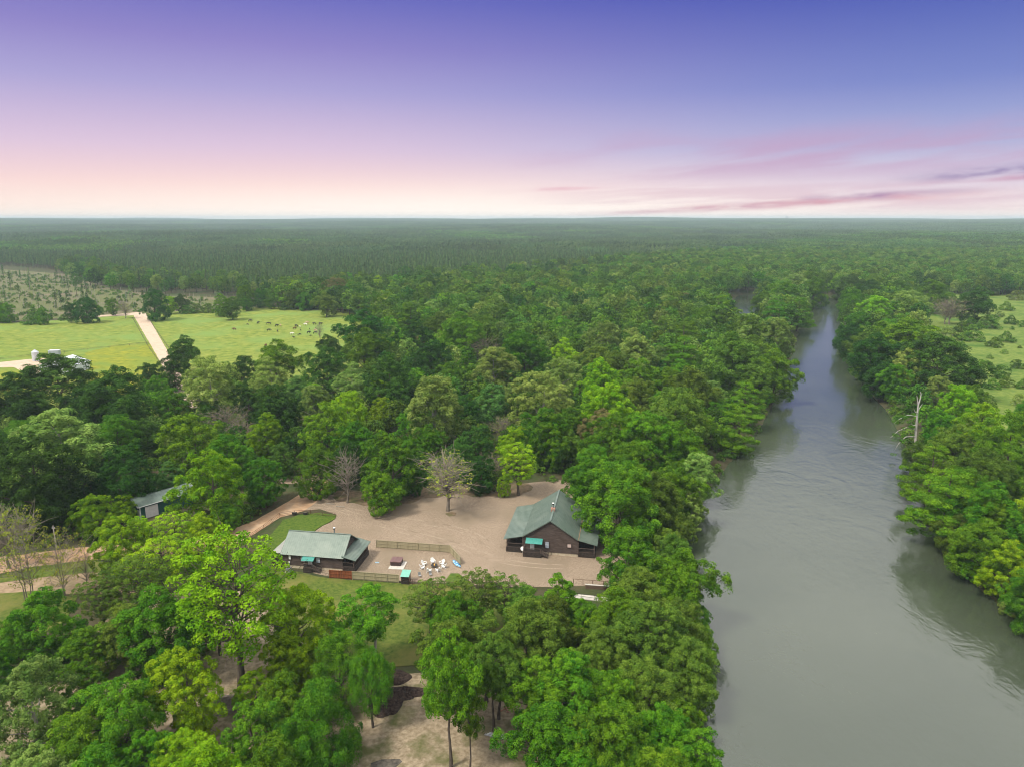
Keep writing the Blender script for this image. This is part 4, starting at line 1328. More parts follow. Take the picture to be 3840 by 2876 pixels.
    g = jit_grid(7.5, 480, 1100, 0.80, rng)
    g = g[np_inside(cc, g[:, 0], g[:, 1]) & (rng.random(len(g)) < 0.75)]
    n = len(g)
    scatter('clearcut_stems', pr['stem'], np.column_stack([g, ground_z(g[:, 0], g[:, 1])]), rng.uniform(0, 6.28, n), rng.uniform(0.5, 1.2, n), rng.integers(0, 2, n))
    gi = rng.integers(0, n, min(n, 1500))
    q = g[gi] + rng.normal(size=(len(gi), 2)) * 2.5
    pr['under2'] = [o.copy() for o in pr['under']]
    scatter('clearcut_brush', pr['under2'], np.column_stack([q, np.zeros(len(q))]), rng.uniform(0, 6.28, len(q)), rng.uniform(0.4, 0.9, len(q)), rng.integers(0, 3, len(q)))


far_woods()


# ------------------------------------------------------------------ building materials
M_LOG = surf('stained_log', (0.040, 0.028, 0.024), (0.095, 0.070, 0.060), scale=3.0, rough=0.75, spec=0.25, stretch=(0.5, 4, 6), c3=(0.115, 0.085, 0.072), s3=1.2)
M_DECK = surf('dark_deck_board', (0.028, 0.022, 0.020), (0.060, 0.047, 0.040), scale=3.0, rough=0.8, spec=0.2)
M_RAIL = surf('deck_rail', (0.075, 0.055, 0.046), (0.13, 0.10, 0.085), scale=4.0, rough=0.8, spec=0.2)
M_ROOF = surf('green_roof_metal', (0.100, 0.142, 0.118), (0.138, 0.180, 0.152), scale=1.2, rough=0.42, spec=0.6, metal=0.15, c3=(0.160, 0.200, 0.168), s3=0.25)
M_AWN = surf('teal_awning_metal', (0.035, 0.235, 0.200), (0.060, 0.300, 0.255), scale=3.0, rough=0.35, spec=0.6)
M_FOUND = surf('pale_foundation', (0.52, 0.45, 0.34), (0.40, 0.33, 0.24), scale=2.5, rough=0.9, spec=0.1)
M_WHITE = surf('white_paint', (0.80, 0.80, 0.79), (0.70, 0.70, 0.69), scale=4.0, rough=0.5, spec=0.4)
M_GLASS = surf('window_glass', (0.34, 0.39, 0.46), (0.26, 0.30, 0.37), scale=1.5, rough=0.08, spec=0.8)
M_BLIND = surf('pink_blind', (0.55, 0.42, 0.38), (0.47, 0.36, 0.33), scale=3.0, rough=0.5)
M_FRAME = surf('dark_window_trim', (0.045, 0.035, 0.03), (0.07, 0.055, 0.05), scale=4.0, rough=0.7)
M_STEEL = surf('galvanised_steel', (0.50, 0.51, 0.52), (0.38, 0.39, 0.41), scale=3.0, rough=0.35, spec=0.6, metal=0.7)
M_BLACK = surf('black_iron', (0.018, 0.018, 0.018), (0.035, 0.033, 0.03), scale=5.0, rough=0.6)
M_RUST = surf('rusty_pipe', (0.085, 0.045, 0.032), (0.13, 0.07, 0.045), scale=5.0, rough=0.8)
M_BRICK = surf('chimney_brick', (0.42, 0.22, 0.16), (0.30, 0.14, 0.10), scale=4.0, rough=0.9)
M_CONC = surf('concrete', (0.56, 0.52, 0.47), (0.45, 0.42, 0.38), scale=2.5, rough=0.9, spec=0.2)


def ribbed(a, b, c, d, gap, hgt, thick, root, name, mat, label=None):
    """sheet-metal slope; a-b is the upper edge, d-c the lower one; standing ribs run down the slope"""
    a, b, c, d = (np.array(q, float) for q in (a, b, c, d))
    nr = np.cross(b - a, d - a)
    nr /= np.linalg.norm(nr)
    if nr[2] < 0:
        nr = -nr
    t = nr * thick
    o = MB().hexa([a - t, b - t, c - t, d - t], [a, b, c, d]).build(name, mat, root, label=label)
    L = np.linalg.norm(b - a)
    n = max(2, int(round(L / gap)))
    rb = MB()
    for i in range(n + 1):
        u = (i + (0.12 if i == 0 else -0.12 if i == n else 0)) / n
        p, q = a + (b - a) * u, d + (c - d) * u
        w = (b - a) / L * 0.022
        lo = [p - w + nr * 0.001, p + w + nr * 0.001, q + w + nr * 0.001, q - w + nr * 0.001]
        rb.hexa(lo, [v + nr * hgt for v in lo])
    rb.build('roof_rib', mat, o, kind='stuff')
    return o


def log_wall(root, ax, at, u0, u1, z0, zt, out, course=0.205, name='log_siding'):
    """log courses on a wall. ax 'x': the wall runs along x at y = at; zt(u) gives the top; out = -1/+1 faces outward"""
    mb = MB()
    z = z0
    while True:
        h = course
        zc = z + h
        # span where the wall is still higher than this course
        us = np.linspace(u0, u1, 161)
        ok = us[np.array([zt(u) for u in us]) >= zc - 0.02]
        if len(ok) < 3:
            break
        a, b = ok[0], ok[-1]
        if b - a < 0.25:
            break
        prof = [(0.0, z), (0.055, z + 0.02), (0.085, z + h * 0.5), (0.055, z + h - 0.02), (0.0, z + h - 0.004)]
        vs = []
        for u in (a, b):
            for d_, zz in prof:
                vs.append((u, at + out * d_, zz) if ax == 'x' else (at + out * d_, u, zz))
        k = len(prof)
        fs = [(i, i + 1, i + 1 + k, i + k) for i in range(k - 1)] + [tuple(range(k)), tuple(range(k, 2 * k))]
        mb.add(vs, fs)
        z += h
    return mb.build(name, M_LOG, root, kind='stuff')


def window(root, x0, x1, z0, z1, y, pane, out=-1, ax='x'):
    f = MB()
    t = 0.10

    def bx(mb, a, b, c, d, e0, e1):
        if ax == 'x':
            mb.box(a, b, min(e0, e1), max(e0, e1), c, d)
        else:
            mb.box(min(e0, e1), max(e0, e1), a, b, c, d)
    d0, d1 = y + out * 0.05, y + out * 0.14
    bx(f, x0 - t, x0, z0 - t, z1 + t, d0, d1)
    bx(f, x1, x1 + t, z0 - t, z1 + t, d0, d1)
    bx(f, x0, x1, z1, z1 + t, d0, d1)
    bx(f, x0, x1, z0 - t, z0, d0, d1)
    w = f.build('window', M_FRAME, root, kind=None)
    zm = (z0 + z1) / 2
    for a, b in ((z0 + 0.01, zm - 0.025), (zm + 0.025, z1 - 0.01)):
        p = MB()
        bx(p, x0 + 0.01, x1 - 0.01, a, b, y + out * 0.06, y + out * 0.11)
        p.build('pane', pane, w)
    s = MB()
    bx(s, x0, x1, zm - 0.024, zm + 0.024, y + out * 0.06, y + out * 0.13)
    s.build('sash', M_WHITE, w)
    return w


def railing(root, a, b, z0, z1, gap=0.16, post=True):
    """deck railing from a to b (x, y)"""
    r = MB().bar((a[0], a[1], z1), (b[0], b[1], z1), 0.14, 0.06)
    r.bar((a[0], a[1], z0 + 0.12), (b[0], b[1], z0 + 0.12), 0.07, 0.07)
    o = r.build('railing', M_RAIL, root, kind='stuff')
    L = math.hypot(b[0] - a[0], b[1] - a[1])
    n = int(L / gap)
    bl = MB()
    for i in range(1, n):
        t = i / n
        x, y = a[0] + (b[0] - a[0]) * t, a[1] + (b[1] - a[1]) * t
        bl.box(x - 0.02, x + 0.02, y - 0.02, y + 0.02, z0 + 0.15, z1 - 0.03)
    bl.build('baluster', M_DECK, o, kind='stuff')
    return o


def skirt(root, a, b, z0, z1):
    mb = MB()
    L = math.hypot(b[0] - a[0], b[1] - a[1])
    n = max(1, int(L / 0.15))
    ux, uy = (b[0] - a[0]) / L, (b[1] - a[1]) / L
    for i in range(n):
        s0, s1 = L * i / n + 0.008, L * (i + 1) / n - 0.008
        p, q = (a[0] + ux * s0, a[1] + uy * s0), (a[0] + ux * s1, a[1] + uy * s1)
        nx, ny = -uy * 0.02, ux * 0.02
        lo = [(p[0] - nx, p[1] - ny, z0), (q[0] - nx, q[1] - ny, z0), (q[0] + nx, q[1] + ny, z0), (p[0] + nx, p[1] + ny, z0)]
        mb.hexa(lo, [(v[0], v[1], z1) for v in lo])
    return mb.build('skirt_board', M_DECK, root, kind='stuff')


def stairs(root, x0, x1, y0, y1, ztop, n):
    """open stairs going down from x0 to x1"""
    st = MB()
    for y in (y0 + 0.05, y1 - 0.05):
        st.bar((x0, y, ztop - 0.15), (x1, y, 0.10), 0.06, 0.25)
    s = st.build('stair_stringer', M_DECK, root, kind='stuff')
    for i in range(n):
        t = (i + 0.5) / n
        x = x0 + (x1 - x0) * t
        w = abs(x1 - x0) / n * 0.55
        MB().box(x - w, x + w, y0, y1, ztop * (1 - t) - 0.02, ztop * (1 - t) + 0.03).build('tread', M_RAIL, s)
    rl = MB()
    for y in (y0 + 0.05, y1 - 0.05):
        rl.bar((x0, y, ztop + 0.92), (x1, y, 0.95), 0.09, 0.06)
        rl.bar((x1, y, 0.0), (x1, y, 0.98), 0.09)
        for i in range(1, 6):
            t = i / 6
            rl.bar((x0 + (x1 - x0) * t, y, ztop * (1 - t)), (x0 + (x1 - x0) * t, y, ztop * (1 - t) + 0.93), 0.035)
    rl.build('stair_rail', M_RAIL, s, kind='stuff')


def flue(root, x, y, z, h=0.9):
    f = MB().lathe([(0.13, -0.3), (0.13, h * 0.72), (0.15, h * 0.74), (0.15, h * 0.78)], 14, (x, y, z)).build('flue_pipe', M_STEEL, root, smooth=False)
    MB().lathe([(0.10, 0.0), (0.21, 0.02), (0.27, 0.26), (0.27, 0.30)], 14, (x, y, z + h * 0.78)).build('flue_cap', M_BLACK, f)
    MB().lathe([(0.255, 0.0), (0.24, 0.035)], 14, (x, y, z + h * 0.78 + 0.302)).build('flue_lid', M_WHITE, f)


ROT = R(-9.8)


# ------------------------------------------------------------------ large log cabin (gable to the camera)
def large_cabin():
    W, D, ZE, ZR, F0 = 11.55, 16.6, 3.75, 7.62, 0.55
    c = thing('log_cabin', 'large dark log cabin with a steep green metal roof and two side porches', 'cabin', (2.23, 136.84, 0.05), ROT)
    MB().box(0.06, W - 0.06, 0.06, D - 0.06, -0.2, F0).build('foundation', M_FOUND, c)
    core = MB().add([(0.05, 0.05, F0), (W - 0.05, 0.05, F0), (W - 0.05, 0.05, ZE), (W / 2, 0.05, ZR - 0.05), (0.05, 0.05, ZE), (0.05, D - 0.05, F0), (W - 0.05, D - 0.05, F0), (W - 0.05, D - 0.05, ZE), (W / 2, D - 0.05, ZR - 0.05), (0.05, D - 0.05, ZE)],
                    [(0, 1, 2, 3, 4), (9, 8, 7, 6, 5), (0, 5, 6, 1), (1, 6, 7, 2), (2, 7, 8, 3), (3, 8, 9, 4), (4, 9, 5, 0)])
    core.build('wall', M_LOG, c)
    gab = lambda u: ZE + (ZR - ZE) * (1 - abs(u - W / 2) / (W / 2))
    log_wall(c, 'x', 0.05, 0.0, W, F0, gab, -1)
    log_wall(c, 'y', 0.05, 0.0, D, F0, lambda u: ZE - 0.1, -1)
    log_wall(c, 'y', W - 0.05, 0.0, D, F0, lambda u: ZE - 0.1, 1)
    for x, dx in ((0.0, 0), (W, 0)):
        MB().box(x - 0.10, x + 0.10, -0.06, 0.16, F0, ZE - 0.1).build('corner_post', M_LOG, c)
    ov = 0.35
    ribbed((W / 2, -ov, ZR + 0.14), (W / 2, D + ov, ZR + 0.14), (-0.05, D + ov, ZE + 0.14), (-0.05, -ov, ZE + 0.14), 0.62, 0.030, 0.10, c, 'roof', M_ROOF)
    ribbed((W / 2 + 0.004, -ov, ZR + 0.14), (W / 2 + 0.004, D + ov, ZR + 0.14), (W + 0.05, D + ov, ZE + 0.14), (W + 0.05, -ov, ZE + 0.14), 0.62, 0.030, 0.10, c, 'roof', M_ROOF)
    MB().bar((W / 2, -ov - 0.02, ZR + 0.17), (W / 2, D + ov + 0.02, ZR + 0.17), 0.34, 0.05).build('ridge_cap', M_ROOF, c)
    for s in (0, 1):
        e = -0.05 if s == 0 else W + 0.05
        MB().bar((e, -ov - 0.03, ZE + 0.06), (W / 2, -ov - 0.03, ZR + 0.06), 0.05, 0.20).build('barge_board', M_ROOF, c)
    ribbed((-0.06, -ov, ZE + 0.10), (-0.06, D + ov, ZE + 0.10), (-4.05, D + ov, 2.95), (-4.05, -ov, 2.95), 0.62, 0.028, 0.08, c, 'porch_roof', M_ROOF)
    ribbed((W + 0.06, -ov, ZE + 0.10), (W + 0.06, D + ov, ZE + 0.10), (W + 3.95, D + ov, 2.95), (W + 3.95, -ov, 2.95), 0.62, 0.028, 0.08, c, 'porch_roof', M_ROOF)
    MB().bar((W + 0.07, -ov, ZE + 0.16), (W + 0.07, D - 3, ZE + 0.16), 0.12, 0.05).build('roof_flashing', surf('rusty_flashing', (0.33, 0.20, 0.11), (0.24, 0.15, 0.09), scale=2.0), c)
    for side in (-1, 1):
        xo = -3.5 if side < 0 else W + 3.45
        xi = 0.0 if side < 0 else W
        lo, hi = min(xo, xi + side * 0.1), max(xo, xi + side * 0.1)
        p = MB().box(lo, hi, 0.0, D, 0.85, 1.0).build('porch_floor', M_DECK, c)
        skirt(p, (lo, -0.03), (hi, -0.03), -0.1, 0.98)
        skirt(p, (xo + side * 0.03, 0.02), (xo + side * 0.03, D), -0.1, 0.98)
        railing(p, (lo, 0.08), (hi, 0.08), 1.0, 1.95)
        railing(p, (xo - side * 0.08, 0.1), (xo - side * 0.08, D - 0.1), 1.0, 1.95)
        ys = np.linspace(0.10, D - 0.12, 6)
        for y in ys:
            MB().box(xo - side * 0.16 - 0.08, xo - side * 0.16 + 0.08, y - 0.08, y + 0.08, 1.0, 3.0).build('porch_post', M_RAIL, c)
        MB().bar((xo - side * 0.16, 0, 2.94), (xo - side * 0.16, D, 2.94), 0.12, 0.18).build('porch_beam', M_RAIL, c)
        MB().bar((lo, 0.1, 2.98 if side < 0 else 3.0), (hi, 0.1, 3.0), 0.10, 0.10).build('porch_beam', M_DECK, c)
    # round table on the open porch
    tb = MB().lathe([(0.05, 0.0), (0.06, 0.68), (0.75, 0.70), (0.75, 0.74)], 16, (-1.9, 3.2, 1.0)).build('porch_table', M_BLACK, None)
    # door, deck, stairs, awning
    d = MB().box(1.55, 2.45, -0.13, -0.03, 1.0, 3.05).build('door', M_WHITE, c)
    MB().box(1.72, 2.28, -0.15, -0.131, 2.35, 2.85).build('pane', M_GLASS, d)
    MB().lathe([(0.03, 0), (0.045, 0.03), (0.02, 0.06)], 8, (2.36, -0.15, 1.95)).build('handle', M_STEEL, d)
    dk = MB().box(0.35, 4.05, -1.75, -0.10, 0.85, 1.0).build('deck', M_DECK, c)
    skirt(dk, (0.35, -1.78), (4.05, -1.78), -0.1, 0.98)
    skirt(dk, (0.33, -1.75), (0.33, -0.1), -0.1, 0.98)
    railing(dk, (0.42, -1.68), (4.0, -1.68), 1.0, 1.95)
    railing(dk, (0.42, -1.68), (0.42, -0.15), 1.0, 1.95)
    for x in (0.42, 3.98):
        MB().box(x - 0.06, x + 0.06, -1.74, -1.62, 0.0, 2.0).build('deck_post', M_RAIL, dk)
    stairs(c, 4.05, 5.5, -1.75, -0.55, 1.0, 5)
    ribbed((0.75, -0.14, 3.55), (4.25, -0.14, 3.55), (4.25, -1.45, 2.88), (0.75, -1.45, 2.88), 0.28, 0.03, 0.03, c, 'awning', M_AWN)
    for x in (0.85, 4.15):
        MB().bar((x, -0.12, 2.5), (x, -1.38, 2.84), 0.05).build('awning_brace', M_DECK, c)
    window(c, 4.75, 5.5, 1.55, 2.95, 0.0, M_GLASS)
    window(c, 9.35, 10.1, 2.02, 2.78, 0.0, M_BLIND)
    for y in (3.0, 8.0, 12.5):
        window(c, y, y + 1.0, 1.6, 2.8, 0.0, M_GLASS, -1, 'y')
    # brick chimney with a steel flue near the ridge
    ch = MB().box(W / 2 - 0.55, W / 2 + 0.35, 5.0, 5.75, ZR - 1.2, ZR + 0.55).build('chimney', M_BRICK, c)
    for k in range(4):
        z = ZR + 0.18 + k * 0.1
        for j in range(3):
            x = W / 2 - 0.54 + j * 0.30 + (0.08 if k % 2 else 0)
            MB().box(x, x + 0.24, 4.985, 5.02, z, z + 0.075).build('brick', surf('light_brick', (0.55, 0.36, 0.29), (0.42, 0.25, 0.19), scale=5.0, rough=0.9), ch)
    flue(c, W / 2 - 0.1, 5.38, ZR + 0.55, 1.0)
    # drain pipe and timber at the foundation
    MB().bar((6.0, -0.12, 0.0), (6.0, -0.12, 0.75), 0.1).build('pier', M_BLACK, c)
    tag(tb, 'round dark table on the left porch of the large cabin', 'table')
    tb.location = c.location
    tb.rotation_euler = c.rotation_euler
    return c


CAB = large_cabin()


def small_cabin():
    W, D, ZE, ZR, F0 = 12.3, 7.9, 3.25, 6.0, 0.55
    c = thing('log_cabin', 'small long dark log cabin beside the front lawn with an end porch', 'cabin', (-45.65, 130.48, 0.09), R(-9.0))
    MB().box(0.06, W - 0.06, 0.06, D - 0.06, -0.2, F0).build('foundation', M_FOUND, c)
    core = MB().add([(0.05, 0.05, F0), (0.05, D - 0.05, F0), (0.05, D - 0.05, ZE), (0.05, D / 2, ZR - 0.05), (0.05, 0.05, ZE), (W - 0.05, 0.05, F0), (W - 0.05, D - 0.05, F0), (W - 0.05, D - 0.05, ZE), (W - 0.05, D / 2, ZR - 0.05), (W - 0.05, 0.05, ZE)],
                    [(4, 3, 2, 1, 0), (5, 6, 7, 8, 9), (0, 1, 6, 5), (1, 2, 7, 6), (2, 3, 8, 7), (3, 4, 9, 8), (4, 0, 5, 9)])
    core.build('wall', M_LOG, c)
    gab = lambda u: ZE + (ZR - ZE) * (1 - abs(u - D / 2) / (D / 2))
    log_wall(c, 'x', 0.05, 0.0, W, F0, lambda u: ZE - 0.05, -1)
    log_wall(c, 'y', W - 0.05, 0.0, D, F0, gab, 1)
    log_wall(c, 'y', 0.05, 0.0, D, F0, gab, -1)
    for x in (0.0, W):
        MB().box(x - 0.10, x + 0.10, -0.06, 0.16, F0, ZE - 0.1).build('corner_post', M_LOG, c)
    ov = 0.45
    sl = (ZR - ZE) / (D / 2)
    ez = ZE + 0.10 - sl * 0.5
    ribbed((-ov, D / 2, ZR + 0.12), (W + ov, D / 2, ZR + 0.12), (W + ov, -0.5, ez), (-ov, -0.5, ez), 0.46, 0.030, 0.09, c, 'roof', M_ROOF)
    ribbed((-ov, D / 2 + 0.004, ZR + 0.12), (W + ov, D / 2 + 0.004, ZR + 0.12), (W + ov, D + 0.5, ez), (-ov, D + 0.5, ez), 0.46, 0.030, 0.09, c, 'roof', M_ROOF)
    MB().bar((-ov - 0.02, D / 2, ZR + 0.15), (W + ov + 0.02, D / 2, ZR + 0.15), 0.32, 0.05).build('ridge_cap', M_ROOF, c)
    for y in (-0.5, D + 0.5):
        MB().bar((W + ov + 0.03, y, ez - 0.05), (W + ov + 0.03, D / 2, ZR + 0.07), 0.05, 0.16).build('barge_board', M_ROOF, c)
    ribbed((W + 0.03, -0.45, 3.45), (W + 0.03, D + 0.45, 3.45), (W + 2.95, D + 0.45, 2.72), (W + 2.95, -0.45, 2.72), 0.46, 0.028, 0.07, c, 'porch_roof', M_ROOF)
    ribbed((-0.03, -0.2, 3.3), (-0.03, D + 0.45, 3.3), (-2.9, D + 0.45, 2.62), (-2.9, -0.2, 2.62), 0.46, 0.028, 0.07, c, 'porch_roof', surf('grey_roof_metal', (0.30, 0.30, 0.28), (0.38, 0.38, 0.35), scale=1.0, rough=0.4))
    for side in (-1, 1):
        xi = 0.0 if side < 0 else W
        xo = xi + side * 2.5
        lo, hi = min(xo, xi + side * 0.1), max(xo, xi + side * 0.1)
        p = MB().box(lo, hi, 0.0, D, 0.85, 1.0).build('porch_floor', M_DECK, c)
        skirt(p, (lo, -0.03), (hi, -0.03), -0.1, 0.98)
        skirt(p, (xo + side * 0.03, 0.02), (xo + side * 0.03, D), -0.1, 0.98)
        railing(p, (lo, 0.08), (hi, 0.08), 1.0, 1.95)
        railing(p, (xo - side * 0.08, 0.1), (xo - side * 0.08, D - 0.1), 1.0, 1.95)
        for y in np.linspace(0.10, D - 0.12, 4):
            MB().box(xo - side * 0.16 - 0.07, xo - side * 0.16 + 0.07, y - 0.07, y + 0.07, 1.0, 2.72).build('porch_post', M_RAIL, c)
        MB().bar((xo - side * 0.16, 0, 2.66), (xo - side * 0.16, D, 2.66), 0.10, 0.14).build('porch_beam', M_RAIL, c)
    MB().lathe([(0.4, 0.0), (0.45, 0.5), (0.36, 0.9), (0.3, 1.1), (0.1, 1.25)], 12, (W + 1.2, 2.2, 1.0)).build('covered_grill', M_BLACK, c)
    d = MB().box(5.2, 6.05, -0.13, -0.03, 0.95, 2.75).build('door', M_WHITE, c)
    MB().box(5.59, 5.66, -0.16, -0.131, 0.98, 2.72).build('door_mullion', M_FRAME, d)
    dk = MB().box(4.75, 6.45, -1.4, -0.10, 0.82, 0.96).build('deck', M_DECK, c)
    skirt(dk, (4.75, -1.43), (6.45, -1.43), -0.1, 0.93)
    skirt(dk, (4.73, -1.4), (4.73, -0.1), -0.1, 0.93)
    railing(dk, (4.8, -1.36), (6.4, -1.36), 0.96, 1.85)
    railing(dk, (4.8, -1.36), (4.8, -0.15), 0.96, 1.85)
    stairs(c, 6.45, 8.1, -1.4, -0.3, 0.96, 6)
    ribbed((4.35, -0.14, 3.02), (6.85, -0.14, 3.02), (6.85, -1.35, 2.42), (4.35, -1.35, 2.42), 0.25, 0.03, 0.03, c, 'awning', M_AWN)
    for x in (4.45, 6.75):
        MB().bar((x, -0.12, 2.05), (x, -1.25, 2.38), 0.05).build('awning_brace', M_DECK, c)
    window(c, 1.15, 1.6, 1.85, 2.75, 0.0, M_WHITE)
    window(c, 3.7, 4.5, 1.6, 2.7, 0.0, M_GLASS)
    window(c, 6.95, 7.75, 1.6, 2.7, 0.0, M_GLASS)
    window(c, 0.9, 1.5, 1.6, 2.7, W, M_GLASS, 1, 'y')
    pm = MB().bar((1.25, -0.14, 0.3), (1.25, -0.14, 1.1), 0.05).build('meter_pipe', M_STEEL, c)
    MB().box(1.13, 1.37, -0.22, -0.10, 1.1, 1.45).build('electric_meter', M_WHITE, c)
    flue(c, 8.9, D / 2 + 0.9, ZR - 0.45, 1.35)
    return c


small_cabin()


# ------------------------------------------------------------------ green shed among the trees
def green_shed():
    a, b = np.array(P(528, 1948)[:2]), np.array(P(660, 1908)[:2])
    ang = math.atan2(b[1] - a[1], b[0] - a[0])
    W, D, ZE, ZR = 13.0, 6.4, 3.3, 4.3
    wall = surf('dark_green_siding', (0.012, 0.070, 0.062), (0.022, 0.095, 0.082), scale=2.0, rough=0.5, stretch=(8, 8, 0.5))
    c = thing('metal_shed', 'dark green metal shed with a white roller door and green roof', 'shed', (a[0], a[1], 0.0), ang)
    MB().add([(0, 0, -.1), (W, 0, -.1), (W, 0, ZE), (0, 0, ZE), (0, D, -.1), (W, D, -.1), (W, D, ZE), (0, D, ZE), (0, D / 2, ZR), (W, D / 2, ZR)],
             [(0, 1, 2, 3), (1, 5, 6, 9, 2), (5, 4, 7, 6), (4, 0, 3, 8, 7), (3, 2, 9, 8), (8, 9, 6, 7)]).build('wall', wall, c)
    rb = MB()
    for i in range(34):
        x = 0.2 + i * (W - 0.4) / 33
        if not 1.05 < x < 4.25:
            rb.box(x - 0.03, x + 0.03, -0.035, 0.0, 0.0, ZE - 0.12)
    rb.build('siding_rib', wall, c, kind='stuff')
    ov = 0.5
    k = (ZR - ZE) / (D / 2)
    ribbed((-ov, D / 2, ZR + 0.1), (W + ov, D / 2, ZR + 0.1), (W + ov, -0.4, ZE + 0.1 - k * 0.4), (-ov, -0.4, ZE + 0.1 - k * 0.4), 0.9, 0.03, 0.06, c, 'roof', M_ROOF)
    ribbed((-ov, D / 2 + .004, ZR + 0.1), (W + ov, D / 2 + .004, ZR + 0.1), (W + ov, D + 0.4, ZE + 0.1 - k * 0.4), (-ov, D + 0.4, ZE + 0.1 - k * 0.4), 0.9, 0.03, 0.06, c, 'roof', M_ROOF)
    for x in (-ov - 0.02, W + ov + 0.02):
        for y in (-0.4, D + 0.4):
            MB().bar((x, y, ZE + 0.04 - k * 0.4), (x, D / 2, ZR + 0.04), 0.06, 0.2).build('white_trim', M_WHITE, c)
    MB().bar((-ov, -0.44, ZE - 0.1), (W + ov, -0.44, ZE - 0.1), 0.08, 0.12).build('gutter', M_WHITE, c)
    for x in (0.08, W - 0.08):
        MB().box(x - 0.1, x + 0.1, -0.06, 0.06, 0, ZE - 0.1).build('corner_trim', M_WHITE, c)
    MB().box(-0.06, 0.0, 0.1, 1.2, 0.0, 2.2).build('side_door', M_WHITE, c)
    d = MB().box(1.2, 4.1, -0.09, -0.02, 0.0, 2.75).build('roller_door', surf('roller_door_paint', (0.74, 0.70, 0.70), (0.66, 0.62, 0.62), scale=2.0, rough=0.5), c)
    for i in range(6):
        MB().box(1.22, 4.08, -0.12, -0.091, 0.05 + i * 0.45, 0.05 + i * 0.45 + 0.41).build('door_slat', MATS['roller_door_paint'], d)
    return c


green_shed()


# ------------------------------------------------------------------ farm buildings on the pasture
def farm():
    a = np.array(P(150, 1402)[:2])
    c = thing('barn', 'white gabled metal barn standing on the pasture behind a dark oak', 'barn', (a[0], a[1], 0.1), R(-4))
    W, D, ZE, ZR = 15.5, 12.0, 3.6, 6.2
    wm = surf('white_metal_siding', (0.78, 0.80, 0.84), (0.70, 0.73, 0.78), scale=0.8, rough=0.45)
    MB().add([(0, 0, -.2), (W, 0, -.2), (W, 0, ZE), (W / 2, 0, ZR), (0, 0, ZE), (0, D, -.2), (W, D, -.2), (W, D, ZE), (W / 2, D, ZR), (0, D, ZE)],
             [(0, 1, 2, 3, 4), (9, 8, 7, 6, 5), (0, 5, 6, 1), (1, 6, 7, 2), (4, 9, 5, 0)]).build('wall', wm, c)
    rm = surf('white_metal_roof', (0.74, 0.77, 0.82), (0.66, 0.69, 0.75), scale=0.6, rough=0.4)
    ribbed((W / 2, -0.4, ZR + .2), (W / 2, D + .4, ZR + .2), (-0.5, D + .4, ZE + .05), (-0.5, -0.4, ZE + .05), 1.2, 0.05, 0.1, c, 'roof', rm)
    ribbed((W / 2 + .01, -0.4, ZR + .2), (W / 2 + .01, D + .4, ZR + .2), (W + 0.5, D + .4, ZE + .05), (W + 0.5, -0.4, ZE + .05), 1.2, 0.05, 0.1, c, 'roof', rm)
    MB().box(W / 2 - 2.2, W / 2 + 2.2, -0.12, -0.01, 0, 4.0).build('barn_door', surf('barn_door_grey', (0.36, 0.38, 0.42), (0.30, 0.32, 0.36)), c)
    p = P(136, 1355)
    s = thing('feed_silo', 'galvanised feed silo with a cone top beside the white barn', 'silo', (p[0], p[1], 0.17))
    MB().lathe([(1.55, 0.0), (1.55, 4.4)], 24).build('silo_body', surf('silo_steel', (0.62, 0.65, 0.70), (0.5, 0.53, 0.58), scale=1.0, rough=0.4, metal=0.4), s)
    for k in range(5):
        MB().lathe([(1.58, 0.0), (1.62, 0.03), (1.58, 0.06)], 24, (0, 0, 0.5 + k * 0.85)).build('hoop', MATS['silo_steel'], s)
    MB().lathe([(1.68, 4.401), (0.35, 5.4), (0.30, 5.6), (0.32, 5.62)], 24).build('cone_top', MATS['silo_steel'], s)
    p = P(182, 1334)
    b = thing('storage_container', 'grey corrugated storage box behind the white barn', 'container', (p[0], p[1], 0.17), R(8))
    gm = surf('container_grey', (0.42, 0.46, 0.50), (0.34, 0.37, 0.41), scale=0.8)
    MB().box(0, 4.8, 0, 2.6, 0, 2.3).build('container_body', gm, b)
    for k in range(10):
        MB().box(0.1 + k * 0.47, 0.3 + k * 0.47, -0.05, 0, 0.1, 2.2).build('corrugation', gm, b)
    MB().box(-0.06, 4.86, -0.08, 2.66, 2.301, 2.38).build('container_roof', surf('container_roof_paint', (0.68, 0.71, 0.75), (0.6, 0.63, 0.67)), b)


farm()


def utility_pole(px, py, h, label, mat, arm=0.9):
    p = P(px, py)
    t = thing('utility_pole', label, 'pole', (p[0], p[1], gz(p[0], p[1])))
    MB().tube([(0, 0, -0.5), (0, 0, h)], [0.16, 0.10], 8).build('pole_shaft', mat, t)
    MB().bar((-arm, 0, h - 0.6), (arm, 0, h - 0.6), 0.09).build('crossarm', mat, t)
    for x in (-arm + 0.1, arm - 0.1):
        MB().lathe([(0.05, 0), (0.06, 0.1), (0.02, 0.15)], 8, (x, 0, h - 0.55)).build('insulator', M_WHITE, t)


utility_pole(212, 2055, 5.2, 'weathered grey utility pole beside the driveway', BARKP, 0.35)
utility_pole(1632, 1205, 11.0, 'pale utility pole rising out of the wood beyond the pasture', BARKP)


# ------------------------------------------------------------------ fences
M_FENCE = surf('beige_fence_paint', (0.36, 0.315, 0.205), (0.29, 0.255, 0.16), scale=2.0, rough=0.85, spec=0.15, stretch=(3, 3, 0.4))
M_FENCEB = surf('cedar_fence_stain', (0.27, 0.085, 0.035), (0.15, 0.050, 0.024), scale=1.4, rough=0.8, spec=0.15, stretch=(3, 3, 0.6))


